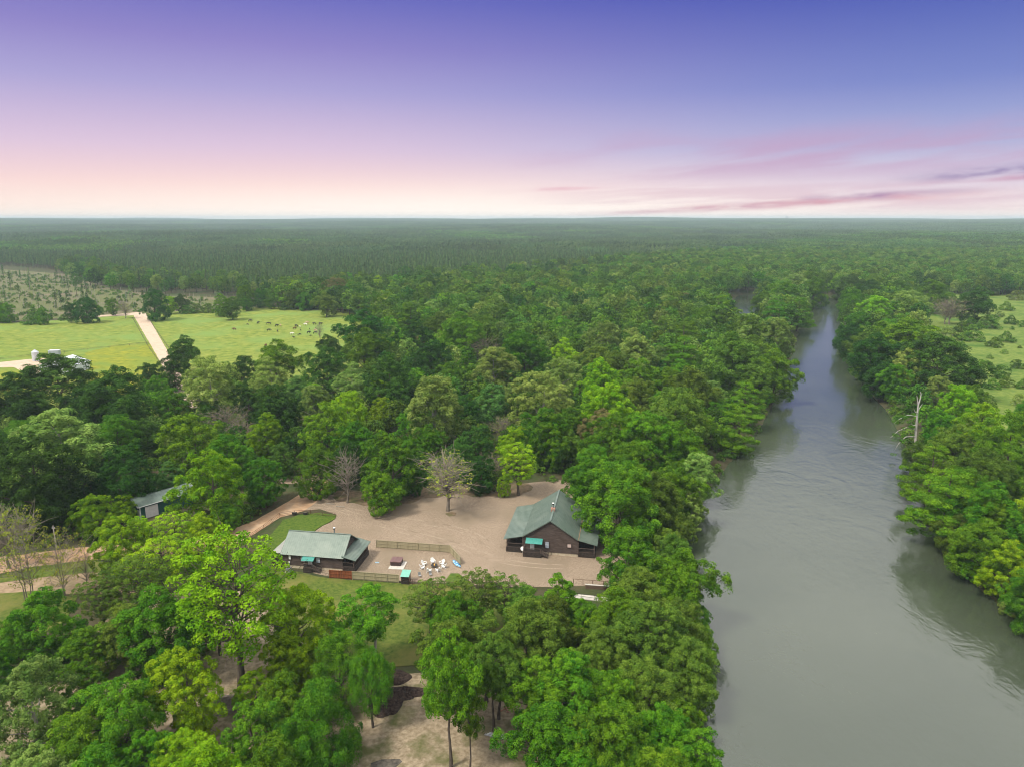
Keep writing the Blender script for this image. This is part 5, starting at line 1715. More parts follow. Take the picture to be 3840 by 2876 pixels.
def fence_run(root, a, b, n, h, mat, rails=(0.28, 0.98, 1.66), face=-1, first=True):
    a, b = np.array(a[:2], float), np.array(b[:2], float)
    L = np.linalg.norm(b - a)
    u = (b - a) / L
    nv = np.array((-u[1], u[0])) * face * -1      # toward the rails
    rr = random.Random(int(L * 100))
    for i in range(0 if first else 1, n + 1):
        p = a + u * L * i / n
        q = p + nv * 0.07
        MB().box(-0.055, 0.055, -0.055, 0.055, -0.3, h + 0.03).build('post', mat, root).matrix_local = _mat(q[0], q[1], math.atan2(u[1], u[0]))
    for z in rails:
        p, q = a + nv * 0.055, b + nv * 0.055
        MB().bar((p[0], p[1], z), (q[0], q[1], z), 0.05, 0.10).build('rail', mat, root)
    for i in range(n):
        mb = MB()
        w = L / n / 16
        for k in range(16):
            s0 = L * i / n + k * w + 0.006
            s1 = s0 + w - 0.012
            p, q = a + u * s0, a + u * s1
            t = nv * 0.011
            top = h + rr.uniform(-0.02, 0.015)
            lo = [(*(p - t), 0.04), (*(q - t), 0.04), (*(q + t), 0.04), (*(p + t), 0.04)]
            mb.hexa(lo, [(v[0], v[1], top) for v in lo])
        mb.build('picket_panel', mat, root, kind='stuff')


from mathutils import Matrix


def _mat(x, y, rz, z=0.0):
    return Matrix.Translation((x, y, z)) @ Matrix.Rotation(rz, 4, 'Z')


def fences():
    g = 0.05
    A, B, C_ = P(1412, 2051, g), P(1688, 2071, g), P(1728, 2116, g)
    f = thing('privacy_fence', 'beige wooden privacy fence bending round the fire pit behind the hot tub', 'fence', (0, 0, g))
    fence_run(f, A, B, 7, 1.72, M_FENCE, face=1)
    fence_run(f, B, C_, 3, 1.72, M_FENCE, face=1, first=False)
    A, B, C_ = P(1237, 2166, g), P(1320, 2171, g), P(1496, 2184, g)
    f = thing('privacy_fence', 'cedar brown stained fence section beside the small cabin porch', 'fence', (0, 0, 0.08))
    fence_run(f, A, B, 2, 1.72, M_FENCEB, face=1)
    f = thing('privacy_fence', 'straight beige wooden privacy fence between the front lawn and the gravel', 'fence', (0, 0, 0.08))
    fence_run(f, (B[0] + 0.12, B[1]), C_, 4, 1.72, M_FENCE, face=1)


fences()


def pipe_fence(label, pts, h, rails, mat, r=0.035, spacing=2.6, name='pipe_fence'):
    f = thing(name, label, 'fence', (pts[0][0], pts[0][1], 0))
    ox, oy = pts[0][0], pts[0][1]
    for (a, b) in zip(pts[:-1], pts[1:]):
        za, zb = (a[2] if len(a) > 2 else 0), (b[2] if len(b) > 2 else 0)
        L = math.hypot(b[0] - a[0], b[1] - a[1])
        n = max(1, int(round(L / spacing)))
        for i in range(n + (1 if b is pts[-1] else 0)):
            t = i / n
            x, y, z = a[0] + (b[0] - a[0]) * t - ox, a[1] + (b[1] - a[1]) * t - oy, za + (zb - za) * t
            MB().tube([(x, y, z - 0.3), (x, y, z + h)], r * 1.35, 7).build('post', mat, f)
        for k in rails:
            MB().tube([(a[0] - ox, a[1] - oy, za + h * k), (b[0] - ox, b[1] - oy, zb + h * k)], r, 6).build('rail', mat, f)
    return f


pipe_fence('dark pipe fence curving round the lush lawn beside the driveway', [P(900, 2045), P(990, 1985), P(1050, 1938), P(1105, 1930), P(1165, 1928), P(1211, 1935), P(1257, 1938)], 1.15, (0.97, 0.66, 0.33), M_RUST, 0.035, 3.0)
pipe_fence('thin black wire fence in front of the small cabin', [P(1062, 2150), P(1122, 2158), P(1174, 2163), P(1232, 2168)], 1.15, (0.96, 0.5), M_BLACK, 0.02, 2.8, 'wire_fence')
pipe_fence('rusty pipe fence at the yard edge beside the teal-roofed woodshed', [P(1534, 2190), P(1547, 2191), P(1603, 2195), P(1660, 2199), P(1760, 2206), P(1880, 2212), P(2000, 2216)], 1.15, (0.97, 0.6, 0.25), M_RUST, 0.035, 2.9)
pipe_fence('dark pipe railing on top of the timber retaining wall', [P(2150, 2188), P(2222, 2194), P(2262, 2197), P(2340, 2203)], 1.1, (0.97,), M_RUST, 0.04, 2.2, 'pipe_railing')
pipe_fence('black pipe rail along the sunken concrete walk', [P(2130, 2236, 0), P(2228, 2250), P(2300, 2258)], 1.0, (0.97, 0.5), M_BLACK, 0.03, 2.4, 'pipe_railing')
pipe_fence('rusty wire fence on the wooded side of the driveway', [P(910, 1960), P(1000, 1915), P(1080, 1870), P(1120, 1845)], 1.1, (0.95, 0.5), M_RUST, 0.025, 3.0, 'wire_fence')


def farm_fence(label, pts, spacing):
    pipe_fence(label, pts, 1.3, (0.9, 0.55), BARK, 0.05, spacing, 'post_fence')


farm_fence('low post fence along the barn side of the farm road', [P(497, 1196), P(560, 1310), P(604, 1372)], 9.0)
farm_fence('low post fence along the cattle side of the farm road', [P(555, 1196), P(612, 1280), P(640, 1320)], 9.0)
farm_fence('long post fence crossing the pasture behind the barn', [P(0, 1352), P(150, 1335), P(330, 1315), P(560, 1290)], 12.0)


# ------------------------------------------------------------------ yard furniture
def adirondack():
    t = thing('adirondack_chair', 'white slatted adirondack chair set round the fire pit', 'chair', (0, 0, 0), 0, 'white chairs round the fire pit')
    s = MB()
    for k in range(5):
        y0 = -0.26 + k * 0.115
        z0 = 0.37 - k * 0.035
        s.hexa([(-0.27, y0, z0 - .02), (0.27, y0, z0 - .02), (0.27, y0 + 0.105, z0 - .055), (-0.27, y0 + 0.105, z0 - .055)], [(-0.27, y0, z0), (0.27, y0, z0), (0.27, y0 + 0.105, z0 - .033), (-0.27, y0 + 0.105, z0 - .033)])
    s.build('seat', M_WHITE, t, kind='stuff')
    b = MB()
    for k in range(5):
        x0 = -0.28 + k * 0.114
        h = 0.98 - abs(k - 2) * 0.07
        b.hexa([(x0, 0.26, 0.2), (x0 + 0.105, 0.26, 0.2), (x0 + 0.105, 0.285, 0.2), (x0, 0.285, 0.2)], [(x0 - (2 - k) * 0.012, 0.60, h), (x0 + 0.105 - (2 - k) * 0.012, 0.60, h), (x0 + 0.105 - (2 - k) * 0.012, 0.63, h), (x0 - (2 - k) * 0.012, 0.63, h)])
    b.build('backrest', M_WHITE, t, kind='stuff')
    for sx in (-1, 1):
        MB().hexa([(sx * 0.30, -0.34, 0.54), (sx * 0.44, -0.34, 0.54), (sx * 0.42, 0.44, 0.54), (sx * 0.31, 0.44, 0.54)], [(sx * 0.30, -0.34, 0.57), (sx * 0.44, -0.34, 0.57), (sx * 0.42, 0.44, 0.57), (sx * 0.31, 0.44, 0.57)]).build('armrest', M_WHITE, t)
        MB().box(sx * 0.34 - 0.03, sx * 0.34 + 0.03, -0.30, -0.18, 0, 0.54).build('leg', M_WHITE, t)
        MB().hexa([(sx * 0.30 - .02, 0.55, 0), (sx * 0.30 + .02, 0.55, 0), (sx * 0.30 + .02, 0.68, 0), (sx * 0.30 - .02, 0.68, 0)], [(sx * 0.30 - .02, -0.28, 0.33), (sx * 0.30 + .02, -0.28, 0.33), (sx * 0.30 + .02, -0.26, 0.39), (sx * 0.30 - .02, -0.26, 0.39)]).build('leg', M_WHITE, t)
    return t


def yard():
    g = 0.05
    fp = P(1628.5, 2125, g)
    ch0 = adirondack()
    spots = [(1624, 2111), (1592, 2118), (1656, 2116), (1586, 2131), (1663, 2127), (1609, 2143), (1643, 2141)]
    for i, (px, py) in enumerate(spots):
        o = ch0 if i == 0 else copy_tree(ch0)
        p = P(px, py, g)
        o.location = p
        o.rotation_euler.z = math.atan2(p[1] - fp[1], p[0] - fp[0]) - R(90) + random.Random(i).uniform(-0.2, 0.2)
        o.scale = (1.08, 1.08, 1.08)
    f = thing('fire_pit', 'round black fire pit with a small flame in the ring of chairs', 'fire pit', fp)
    MB().lathe([(0.12, 0.22), (0.40, 0.28), (0.56, 0.42), (0.53, 0.42), (0.38, 0.31), (0.10, 0.25)], 24).build('bowl', M_BLACK, f)
    MB().lathe([(0.54, 0.421), (0.68, 0.43), (0.68, 0.455), (0.54, 0.45)], 24).build('rim', M_BLACK, f)
    MB().lathe([(0.40, 0.30), (0.46, 0.36), (0.2, 0.39), (0.02, 0.40)], 16).build('ash_bed', surf('grey_ash', (0.34, 0.31, 0.29), (0.2, 0.18, 0.17), scale=6.0), f)
    for k in range(4):
        a = k * math.pi / 2 + 0.6
        MB().tube([(0.45 * math.cos(a), 0.45 * math.sin(a), 0.32), (0.72 * math.cos(a), 0.72 * math.sin(a), 0.0)], 0.03, 6).build('leg', M_BLACK, f)
    for k in range(3):
        a = k * 2.1
        MB().tube([(0.22 * math.cos(a), 0.22 * math.sin(a), 0.40), (-0.05 * math.cos(a), -0.05 * math.sin(a), 0.50)], 0.05, 7).build('firewood', BARK, f)
    fm, nt, out = new_mat('flame')
    em = N(nt, 'ShaderNodeEmission', i_Strength=1.1)
    em.inputs[0].default_value = (1.0, 0.36, 0.05, 1)
    nt.links.new(em.outputs[0], out.inputs[0])
    MB().lathe([(0.03, 0.40), (0.11, 0.48), (0.09, 0.60), (0.03, 0.74), (0.005, 0.82)], 9, (0.04, 0, 0)).build('flame', fm, f, smooth=True)
    # hot tub on its slab
    sl = P(1490, 2118, g)
    rz = R(-6)
    s = MB().add(*_bevel_slab(3.05, 3.3, 0.14)).build('concrete_slab', M_CONC)
    s.location = (P(1492, 2120)[0], P(1492, 2120)[1], g - 0.02)
    s.rotation_euler.z = rz
    tag(s, 'pale square concrete slab under the hot tub', 'slab')
    h = thing('hot_tub', 'dark brown square hot tub with a folded brown cover', 'hot tub', (P(1488, 2114)[0], P(1488, 2114)[1], g + 0.12), rz)
    brown = surf('tub_cabinet', (0.040, 0.022, 0.022), (0.060, 0.034, 0.032), scale=3.0, rough=0.5)
    cov = surf('tub_cover_vinyl', (0.135, 0.068, 0.066), (0.165, 0.088, 0.084), scale=2.0, rough=0.42, spec=0.5)
    MB().slab(_round_rect(1.08, 1.08, 0.2), 0.0, 0.78).build('cabinet', brown, h)
    for sx in (-1, 1):
        for k in range(2):
            MB().box(sx * 0.55 - 0.42, sx * 0.55 + 0.42, -1.105 if k == 0 else 1.08, -1.08 if k == 0 else 1.105, 0.06, 0.72).build('panel', brown, h)
    for sx in (-1, 1):
        poly = [(x, y) for x, y in _round_rect(1.13, 1.13, 0.22)]
        half = [(x if x * sx > 0.012 else sx * 0.012, y) for x, y in poly]
        hh, seen = [], set()
        for q in half:
            kq = (round(q[0], 3), round(q[1], 3))
            if kq not in seen:
                seen.add(kq)
                hh.append(q)
        cx = [q for q in hh]
        n = len(cx)
        vs = [(x, y, 0.785) for x, y in cx] + [(x, y, 0.90 + 0.05 * (1 - abs(x) / 1.13)) for x, y in cx]
        MB().add(vs, [tuple(range(n))[::-1], tuple(range(n, 2 * n))] + [(i, (i + 1) % n, (i + 1) % n + n, i + n) for i in range(n)]).build('cover_panel', cov, h)
    # wood shed with teal roof
    p = P(1519, 2190, g)
    w = thing('woodshed', 'small dark firewood shed with a sloping teal metal roof', 'shed', (p[0], p[1], g), R(-6))
    for x in (-0.68, 0.68):
        for y in (0.0, 1.5):
            MB().box(x - 0.05, x + 0.05, y - 0.05, y + 0.05, 0, 2.0 if y > 1 else 1.7).build('post', M_DECK, w)
    MB().box(-0.68, 0.68, -0.02, 1.5, 0.08, 0.14).build('shelf', M_DECK, w)
    for y in (-0.04, 1.54):
        for k in range(4):
            MB().box(-0.72, 0.72, y - 0.015, y + 0.015, 0.15 + k * 0.38, 0.40 + k * 0.38).build('slat', M_DECK, w)
    ribbed((-0.85, 1.75, 2.18), (0.85, 1.75, 2.18), (0.85, -0.3, 1.74), (-0.85, -0.3, 1.74), 0.28, 0.02, 0.03, w, 'roof', surf('light_teal_metal', (0.16, 0.42, 0.33), (0.20, 0.48, 0.385), scale=2.0, rough=0.4))
    lg = MB()
    rr = random.Random(3)
    for i in range(6):
        for j in range(7):
            x, z = -0.58 + i * 0.23, 0.25 + j * 0.2
            lg.tube([(x + rr.uniform(-.02, .02), 0.1, z), (x, 1.4, z)], 0.095, 6)
    lg.build('firewood_stack', surf('split_wood', (0.22, 0.15, 0.10), (0.12, 0.085, 0.06), scale=4.0), w, kind='stuff')
    # paddle craft leaning by the fence
    def craft(label, px, py, mat, L, wd, rz_, tilt):
        q = P(px, py, g)
        k = thing('kayak', label, 'kayak', (q[0], q[1], g), rz_)
        n, m = 15, 12
        vs, fs = [], []
        for i in range(n):
            t = i / (n - 1) * 2 - 1
            r_ = max(0.02, math.sqrt(max(0, 1 - abs(t) ** 2.4)))
            for j in range(m):
                a = 2 * math.pi * j / m
                vs.append((t * L / 2, math.cos(a) * wd / 2 * r_, 0.18 * math.sin(a) * (0.35 + 0.65 * r_) + 0.20))
        for i in range(n - 1):
            for j in range(m):
                a, b = i * m + j, i * m + (j + 1) % m
                fs.append((a, b, b + m, a + m))
        fs += [tuple(range(m))[::-1], tuple(range((n - 1) * m, n * m))]
        hull = MB().add(vs, fs).build('hull', mat, k, smooth=True)
        MB().lathe([(0.26, 0.0), (0.30, 0.03), (0.24, 0.05), (0.20, 0.0)], 16, (-0.2, 0, 0.36), 1.5, 0.8).build('cockpit_rim', surf('navy_plastic', (0.02, 0.05, 0.12), (0.03, 0.07, 0.16)), k)
        hull.rotation_euler.x = 0
        k.rotation_euler.x = tilt
        return k
    m, nt, out = new_mat('blue_white_camouflage')
    b = N(nt, 'ShaderNodeBsdfPrincipled', i_Roughness=0.35)
    tc = N(nt, 'ShaderNodeTexCoord')
    mp = N(nt, 'ShaderNodeMapping')
    mp.inputs['Scale'].default_value = (2.6, 0.7, 1.0)
    mp.inputs['Rotation'].default_value = (0, 0, R(30))
    nt.links.new(tc.outputs['Object'], mp.inputs[0])
    no = N(nt, 'ShaderNodeTexNoise', i_Scale=1.6, i_Detail=2.0)
    nt.links.new(mp.outputs[0], no.inputs['Vector'])
    nt.links.new(ramp(nt, no.outputs[0], [(0.44, (0.02, 0.26, 0.55)), (0.50, (0.72, 0.80, 0.84)), (0.56, (0.75, 0.82, 0.86)), (0.60, (0.10, 0.42, 0.66))], 'CONSTANT'), b.inputs['Base Color'])
    nt.links.new(b.outputs[0], out.inputs[0])
    craft('blue and white patterned kayak leaning by the end of the bent fence', 1708, 2113, m, 2.9, 0.95, R(112), R(18))
    craft('second blue and white kayak lying half under the first by the fence', 1716, 2117, m, 2.7, 0.85, R(112), R(30))
    # two small things by the pipe fence
    for (px, py, lab) in ((1575, 2163, 'pale folded lawn chair near the pipe fence below the fire pit'), (1615, 2158, 'light grey folded lawn chair standing by the pipe fence')):
        q = P(px, py, g)
        o = thing('lawn_chair', lab, 'chair', q, 0.4)
        MB().box(-0.25, 0.25, -0.2, 0.25, 0.35, 0.39).build('seat', M_STEEL, o)
        MB().hexa([(-.25, .25, .39), (.25, .25, .39), (.25, .29, .39), (-.25, .29, .39)], [(-.25, .42, .9), (.25, .42, .9), (.25, .46, .9), (-.25, .46, .9)]).build('backrest', M_STEEL, o)
        for x in (-.22, .22):
            for y in (-.17, .22):
                MB().tube([(x, y, 0), (x, y, .35)], 0.018, 6).build('leg', M_STEEL, o)
    q = P(1414, 2108, g)
    o = MB().slab(_round_rect(0.42, 0.22, 0.12), 0.0, 0.06).build('drain_cover', surf('faded_blue_plastic', (0.20, 0.33, 0.44), (0.26, 0.38, 0.47)))
    o.location = q
    tag(o, 'flat faded blue cover lying on the gravel beside the cabin porch', 'cover')
    # satellite dish on a pole
    q = P(1960, 2074, g)
    d = thing('satellite_dish', 'white satellite dish on a short pole beside the large cabin deck', 'satellite dish', q, R(150))
    MB().tube([(0, 0, 0), (0, 0, 1.0)], 0.04, 8).build('mast', M_STEEL, d)
    dm = MB().lathe([(0.02, 0.0), (0.25, 0.03), (0.42, 0.10), (0.43, 0.12), (0.40, 0.11), (0.24, 0.05), (0.02, 0.02)], 20).build('dish', M_WHITE, d)
    dm.location = (0, 0.05, 1.15)
    dm.rotation_euler = (R(-62), 0, 0)
    MB().bar((0, 0.1, 1.0), (0, 0.62, 1.12), 0.04).build('feed_arm', M_STEEL, d)
    # air conditioner
    q = P(1083, 2141, 0.09)
    a = thing('air_conditioner', 'grey air conditioning unit on a pad beside the small cabin', 'air conditioner', (q[0], q[1], 0.09), R(-9))
    MB().box(-0.6, 0.6, -0.55, 0.55, 0, 0.08).build('pad', M_CONC, a)
    acg = surf('ac_grey', (0.16, 0.16, 0.18), (0.23, 0.23, 0.25), scale=6.0)
    MB().slab(_round_rect(0.43, 0.43, 0.1), 0.081, 0.85).build('casing', acg, a)
    for k in range(7):
        MB().slab(_round_rect(0.445, 0.445, 0.1), 0.16 + k * 0.09, 0.19 + k * 0.09).build('louvre', surf('ac_louvre', (0.28, 0.28, 0.31), (0.22, 0.22, 0.25)), a)
    MB().lathe([(0.32, 0.851), (0.34, 0.90), (0.30, 0.90), (0.28, 0.86), (0.02, 0.858)], 18).build('fan_grille', M_BLACK, a)
    # retaining wall and walk below the yard
    a_, b_ = P(2195, 2203), P(2345, 2214)
    w = thing('retaining_wall', 'dark brown timber retaining wall below the yard railing', 'wall', (a_[0], a_[1], 0), math.atan2(b_[1] - a_[1], b_[0] - a_[0]))
    L = math.hypot(b_[0] - a_[0], b_[1] - a_[1])
    tm = surf('wall_timber', (0.085, 0.055, 0.038), (0.14, 0.095, 0.065), scale=2.0, rough=0.9, stretch=(0.6, 4, 5))
    for k in range(5):
        MB().box(0.05 * (k % 2), L - 0.05 * (k % 2), -0.30 + 0.02 * k, 0.02 * k, -0.6 + k * 0.27, -0.6 + k * 0.27 + 0.262).build('timber', tm, w)
    MB().box(-0.02, L + 0.02, -0.24, 0.14, 0.755, 0.80).build('cap_board', M_CONC, w)
    wk = [P(*q)[:2] for q in ((2140, 2226), (2200, 2232), (2290, 2240), (2275, 2256), (2180, 2246), (2120, 2240))]
    MB().slab(wk, -0.2, 0.13).build('concrete_walk', M_CONC, kind='structure')
    # planters on the pipe fence
    for i, (px, lab) in enumerate(((1105, 'black hanging planter at the middle of the lawn fence'), (1146, 'black hanging planter nearer the gate end of the lawn fence'))):
        q = P(px, 1930)
        o = thing('planter', lab, 'planter', (q[0], q[1], 0.05))
        MB().add(*_taper(0.5, 0.3, 0.62, 0.4, 0.55)).build('tub', M_BLACK, o)
        MB().box(-0.55, 0.55, -0.34, 0.34, 0.551, 0.62).build('rim', M_BLACK, o)
        MB().lathe([(0.42, 0.60), (0.3, 0.72), (0.02, 0.76)], 10, sx=1.1, sy=0.7).build('soil', BARK, o)
    # parking timbers at the wood edge
    for i, (px, py) in enumerate(((1238, 1890), (1276, 1900))):
        q = P(px, py)
        o = MB().bar((-1.1, 0, 0.09), (1.1, 0, 0.09), 0.18, 0.18).build('parking_timber', surf('grey_timber', (0.34, 0.30, 0.25), (0.25, 0.22, 0.18)))
        o.location = (q[0], q[1], 0.06)
        o.rotation_euler.z = R(-12)
        tag(o, ('weathered parking timber at the driveway mouth under the trees', 'weathered parking timber further along the wood edge of the gravel')[i], 'timber')
    # a lone stake
    q = P(1893, 2100)
    o = MB().tube([(0, 0, -0.2), (0.02, 0, 1.2)], [0.03, 0.025], 6).build('stake', M_RUST)
    o.location = (q[0], q[1], 0.05)
    tag(o, 'thin rusty stake standing alone on the gravel before the large cabin', 'stake')
    # pile of pipes
    q = P(1855, 2758)
    o = thing('pipe_pile', 'loose pile of white and grey pipes under a dark trunk', 'pipes', (q[0], q[1], 0.07), R(-14))
    for k in range(6):
        y = -0.25 + k * 0.10
        MB().tube([(-1.4 + 0.12 * k, y, 0.06 + 0.05 * (k % 2)), (1.3 + 0.07 * k, y - 0.3 + 0.05 * k, 0.07 + 0.05 * (k % 2))], 0.05, 8).build('pipe', M_WHITE if k % 2 else M_STEEL, o)
    # mulch heaps
    for i, (px, py, rx, ry, h_, lab) in enumerate(((1455, 2540, 3.2, 2.6, 1.5, 'dark mulch heap nearest the front lawn'), (1515, 2600, 3.4, 1.7, 1.1, 'long low dark mulch heap beside the leaning trunk'), (1440, 2640, 2.6, 3.0, 1.4, 'dark mulch heap on the bare sand below the other two'), (840, 2640, 3.2, 2.6, 0.9, 'grey gravel heap under the tall forked tree'))):
        q = P(px, py)
        heap(q, rx, ry, h_, lab, i)
    # bricks lying about
    for i in range(9):
        rr = random.Random(40 + i)
        q = P(1878 + rr.uniform(0, 55), 2648 + rr.uniform(0, 26))
        o = MB().box(-0.17, 0.17, -0.09, 0.09, 0, 0.13).build('loose_brick', M_BRICK)
        o.location = (q[0], q[1], 0.065)
        o.rotation_euler.z = rr.uniform(0, 3)
        tag(o, 'loose reddish brick lying on the sand behind the pipe pile', 'brick', 'loose bricks')


def _round_rect(hx, hy, r, k=5):
    out = []
    for cx, cy, a0 in ((hx - r, hy - r, 0), (-hx + r, hy - r, 90), (-hx + r, -hy + r, 180), (hx - r, -hy + r, 270)):
        for i in range(k):
            a = R(a0 + 90 * i / (k - 1))
            out.append((cx + r * math.cos(a), cy + r * math.sin(a)))
    return out


def _bevel_slab(wx, wy, h):
    v = []
    for z, e in ((0, 0), (h - 0.02, 0), (h, 0.02)):
        x, y = wx / 2 - e, wy / 2 - e
        v += [(-x, -y, z), (x, -y, z), (x, y, z), (-x, y, z)]
    f = [(3, 2, 1, 0), (8, 9, 10, 11)]
    for k in (0, 4):
        f += [(k + i, k + (i + 1) % 4, k + 4 + (i + 1) % 4, k + 4 + i) for i in range(4)]
    return v, f


def _taper(x0, y0, x1, y1, h):
    x0, y0, x1, y1 = x0 * .8, y0 * .8, x1 * .8, y1 * .8
    v = [(-x0, -y0, 0), (x0, -y0, 0), (x0, y0, 0), (-x0, y0, 0), (-x1, -y1, h), (x1, -y1, h), (x1, y1, h), (-x1, y1, h)]
    return v, [(3, 2, 1, 0), (4, 5, 6, 7)] + [(i, (i + 1) % 4, (i + 1) % 4 + 4, i + 4) for i in range(4)]


M_MULCH = surf('dark_mulch', (0.028, 0.020, 0.018), (0.085, 0.060, 0.050), scale=3.0, rough=1.0, spec=0.05, bump=1.0, bscale=8.0, bdist=0.15)
M_GHEAP = surf('grey_gravel', (0.12, 0.10, 0.085), (0.22, 0.19, 0.165), scale=3.0, rough=1.0, spec=0.05, bump=1.0, bscale=8.0, bdist=0.1)


def heap(q, rx, ry, h, label, seed):
    rng = np.random.default_rng(900 + seed)
    n, m = 10, 30
    ph = rng.uniform(0, 6.28, 6)
    vs = [(0, 0, h)]
    for i in range(1, n + 1):
        t = i / n
        for j in range(m):
            a = 2 * math.pi * j / m
            k = 1 + 0.10 * math.cos(2 * a + ph[0]) + 0.07 * math.cos(3 * a + ph[1]) + 0.05 * math.cos(7 * a + ph[2])
            z = h * (1 - t) ** 1.1 * (1 + 0.10 * math.sin(5 * a + 4 * t + ph[3])) + rng.normal() * 0.05 * (1 if i < n else 0)
            vs.append((math.cos(a) * rx * k * t, math.sin(a) * ry * k * t, max(z, 0) if i < n else -0.1))
    fs = [(0, 1 + j, 1 + (j + 1) % m) for j in range(m)]
    for i in range(n - 1):
        for j in range(m):
            a, b = 1 + i * m + j, 1 + i * m + (j + 1) % m
            fs.append((a, a + m, b + m, b))
    o = MB().add(vs, fs).build('heap', M_GHEAP if 'grey' in label else M_MULCH, smooth=False)
    o.name = 'gravel_heap' if 'grey' in label else 'mulch_heap'
    o.location = (q[0], q[1], 0.07)
    tag(o, label, 'heap')


yard()


# ------------------------------------------------------------------ dead snag over the river
def snag():
    p = P(3432, 1690, -0.3)
    t = thing('dead_tree', 'bare white broken snag rising over the far river bank', 'tree', (p[0], p[1], gz(p[0], p[1])))
    t.scale = (0.95, 0.95, 1.22)
    t.rotation_euler.y = R(-3)
    rng = np.random.default_rng(8)
    H_ = 15.5
    paths = [([(0, 0, -1), (-0.05, 0, 3), (-0.1, 0.1, 7), (-0.15, 0, 11), (-0.1, 0, 13)], (0.42, 0.40, 0.36, 0.28, 0.20)),
             ([(-0.1, 0, 13), (-0.4, 0, 14.2), (-0.8, 0, H_)], (0.18, 0.14, 0.05)), ([(-0.1, 0, 13), (0.4, 0.1, 14.4), (0.6, 0.1, H_ + 0.2), (0.2, 0.1, H_ + .9)], (0.2, 0.17, 0.13, 0.05)),
             ([(-0.1, 0, 11.6), (0.8, 0.2, 12.6), (1.3, 0.2, 13.2)], (0.14, 0.09, 0.03)), ([(-0.15, 0, 10.8), (-0.9, 0.1, 11.4), (-1.5, 0, 12.3)], (0.12, 0.08, 0.03)),
             ([(-0.1, 0, 8.0), (-1.2, 0, 7.9), (-2.0, 0, 8.5)], (0.12, 0.08, 0.03)), ([(-0.1, 0, 6.9), (-1.4, 0, 7.1), (-1.9, 0, 6.8)], (0.12, 0.08, 0.03)),
             ([(-0.1, 0, 7.0), (-3.0, 0.4, 7.4), (-5.5, 0.8, 6.4), (-7.5, 1.0, 4.8)], (0.15, 0.11, 0.08, 0.03)),
             ([(0.1, 0, 5.0), (-3.5, -0.4, 5.2), (-5.8, -0.8, 3.6), (-8.0, -1.0, 0.6)], (0.14, 0.10, 0.07, 0.03)),
             ([(-0.15, 0, 10.2), (-3.0, 0.2, 10.6), (-5.5, 0.4, 9.6), (-7.0, 0.5, 8.6)], (0.12, 0.09, 0.06, 0.03))]
    white = surf('bleached_wood', (0.52, 0.49, 0.46), (0.36, 0.33, 0.30), scale=1.5, rough=0.9, stretch=(3, 3, 0.5))
    v, f = tubes_np([(np.array(a, float), np.array(b)) for a, b in paths], 7)
    o = bpy.data.objects.new('trunk', mesh_np('snag_trunk', v, f, [white], smooth=True))
    COL.objects.link(o)
    o.parent = t
    C = []
    for pth, _ in paths[-3:]:
        pth = np.array(pth)
        for k in range(9):
            u = rng.random() * 0.85 + 0.12
            q = np.array([np.interp(u * 3, [0, 1, 2, 3], pth[:, i]) for i in range(3)])
            C.append(q + rng.normal(size=3) * np.array((0.5, 0.8, 0.15)) + np.array((0, 0, 0.25)))
    C = np.array(C)
    lv, lf, ti = leaves_np(rng, C, rng.uniform(0.7, 1.2, len(C)), 90, 0.32, 0.32, 0, None, 0.1, 0.4)
    o = bpy.data.objects.new('crown', mesh_np('snag_crown', lv, lf, [LEAF['cyp']], ti))
    COL.objects.link(o)
    o.parent = t


snag()


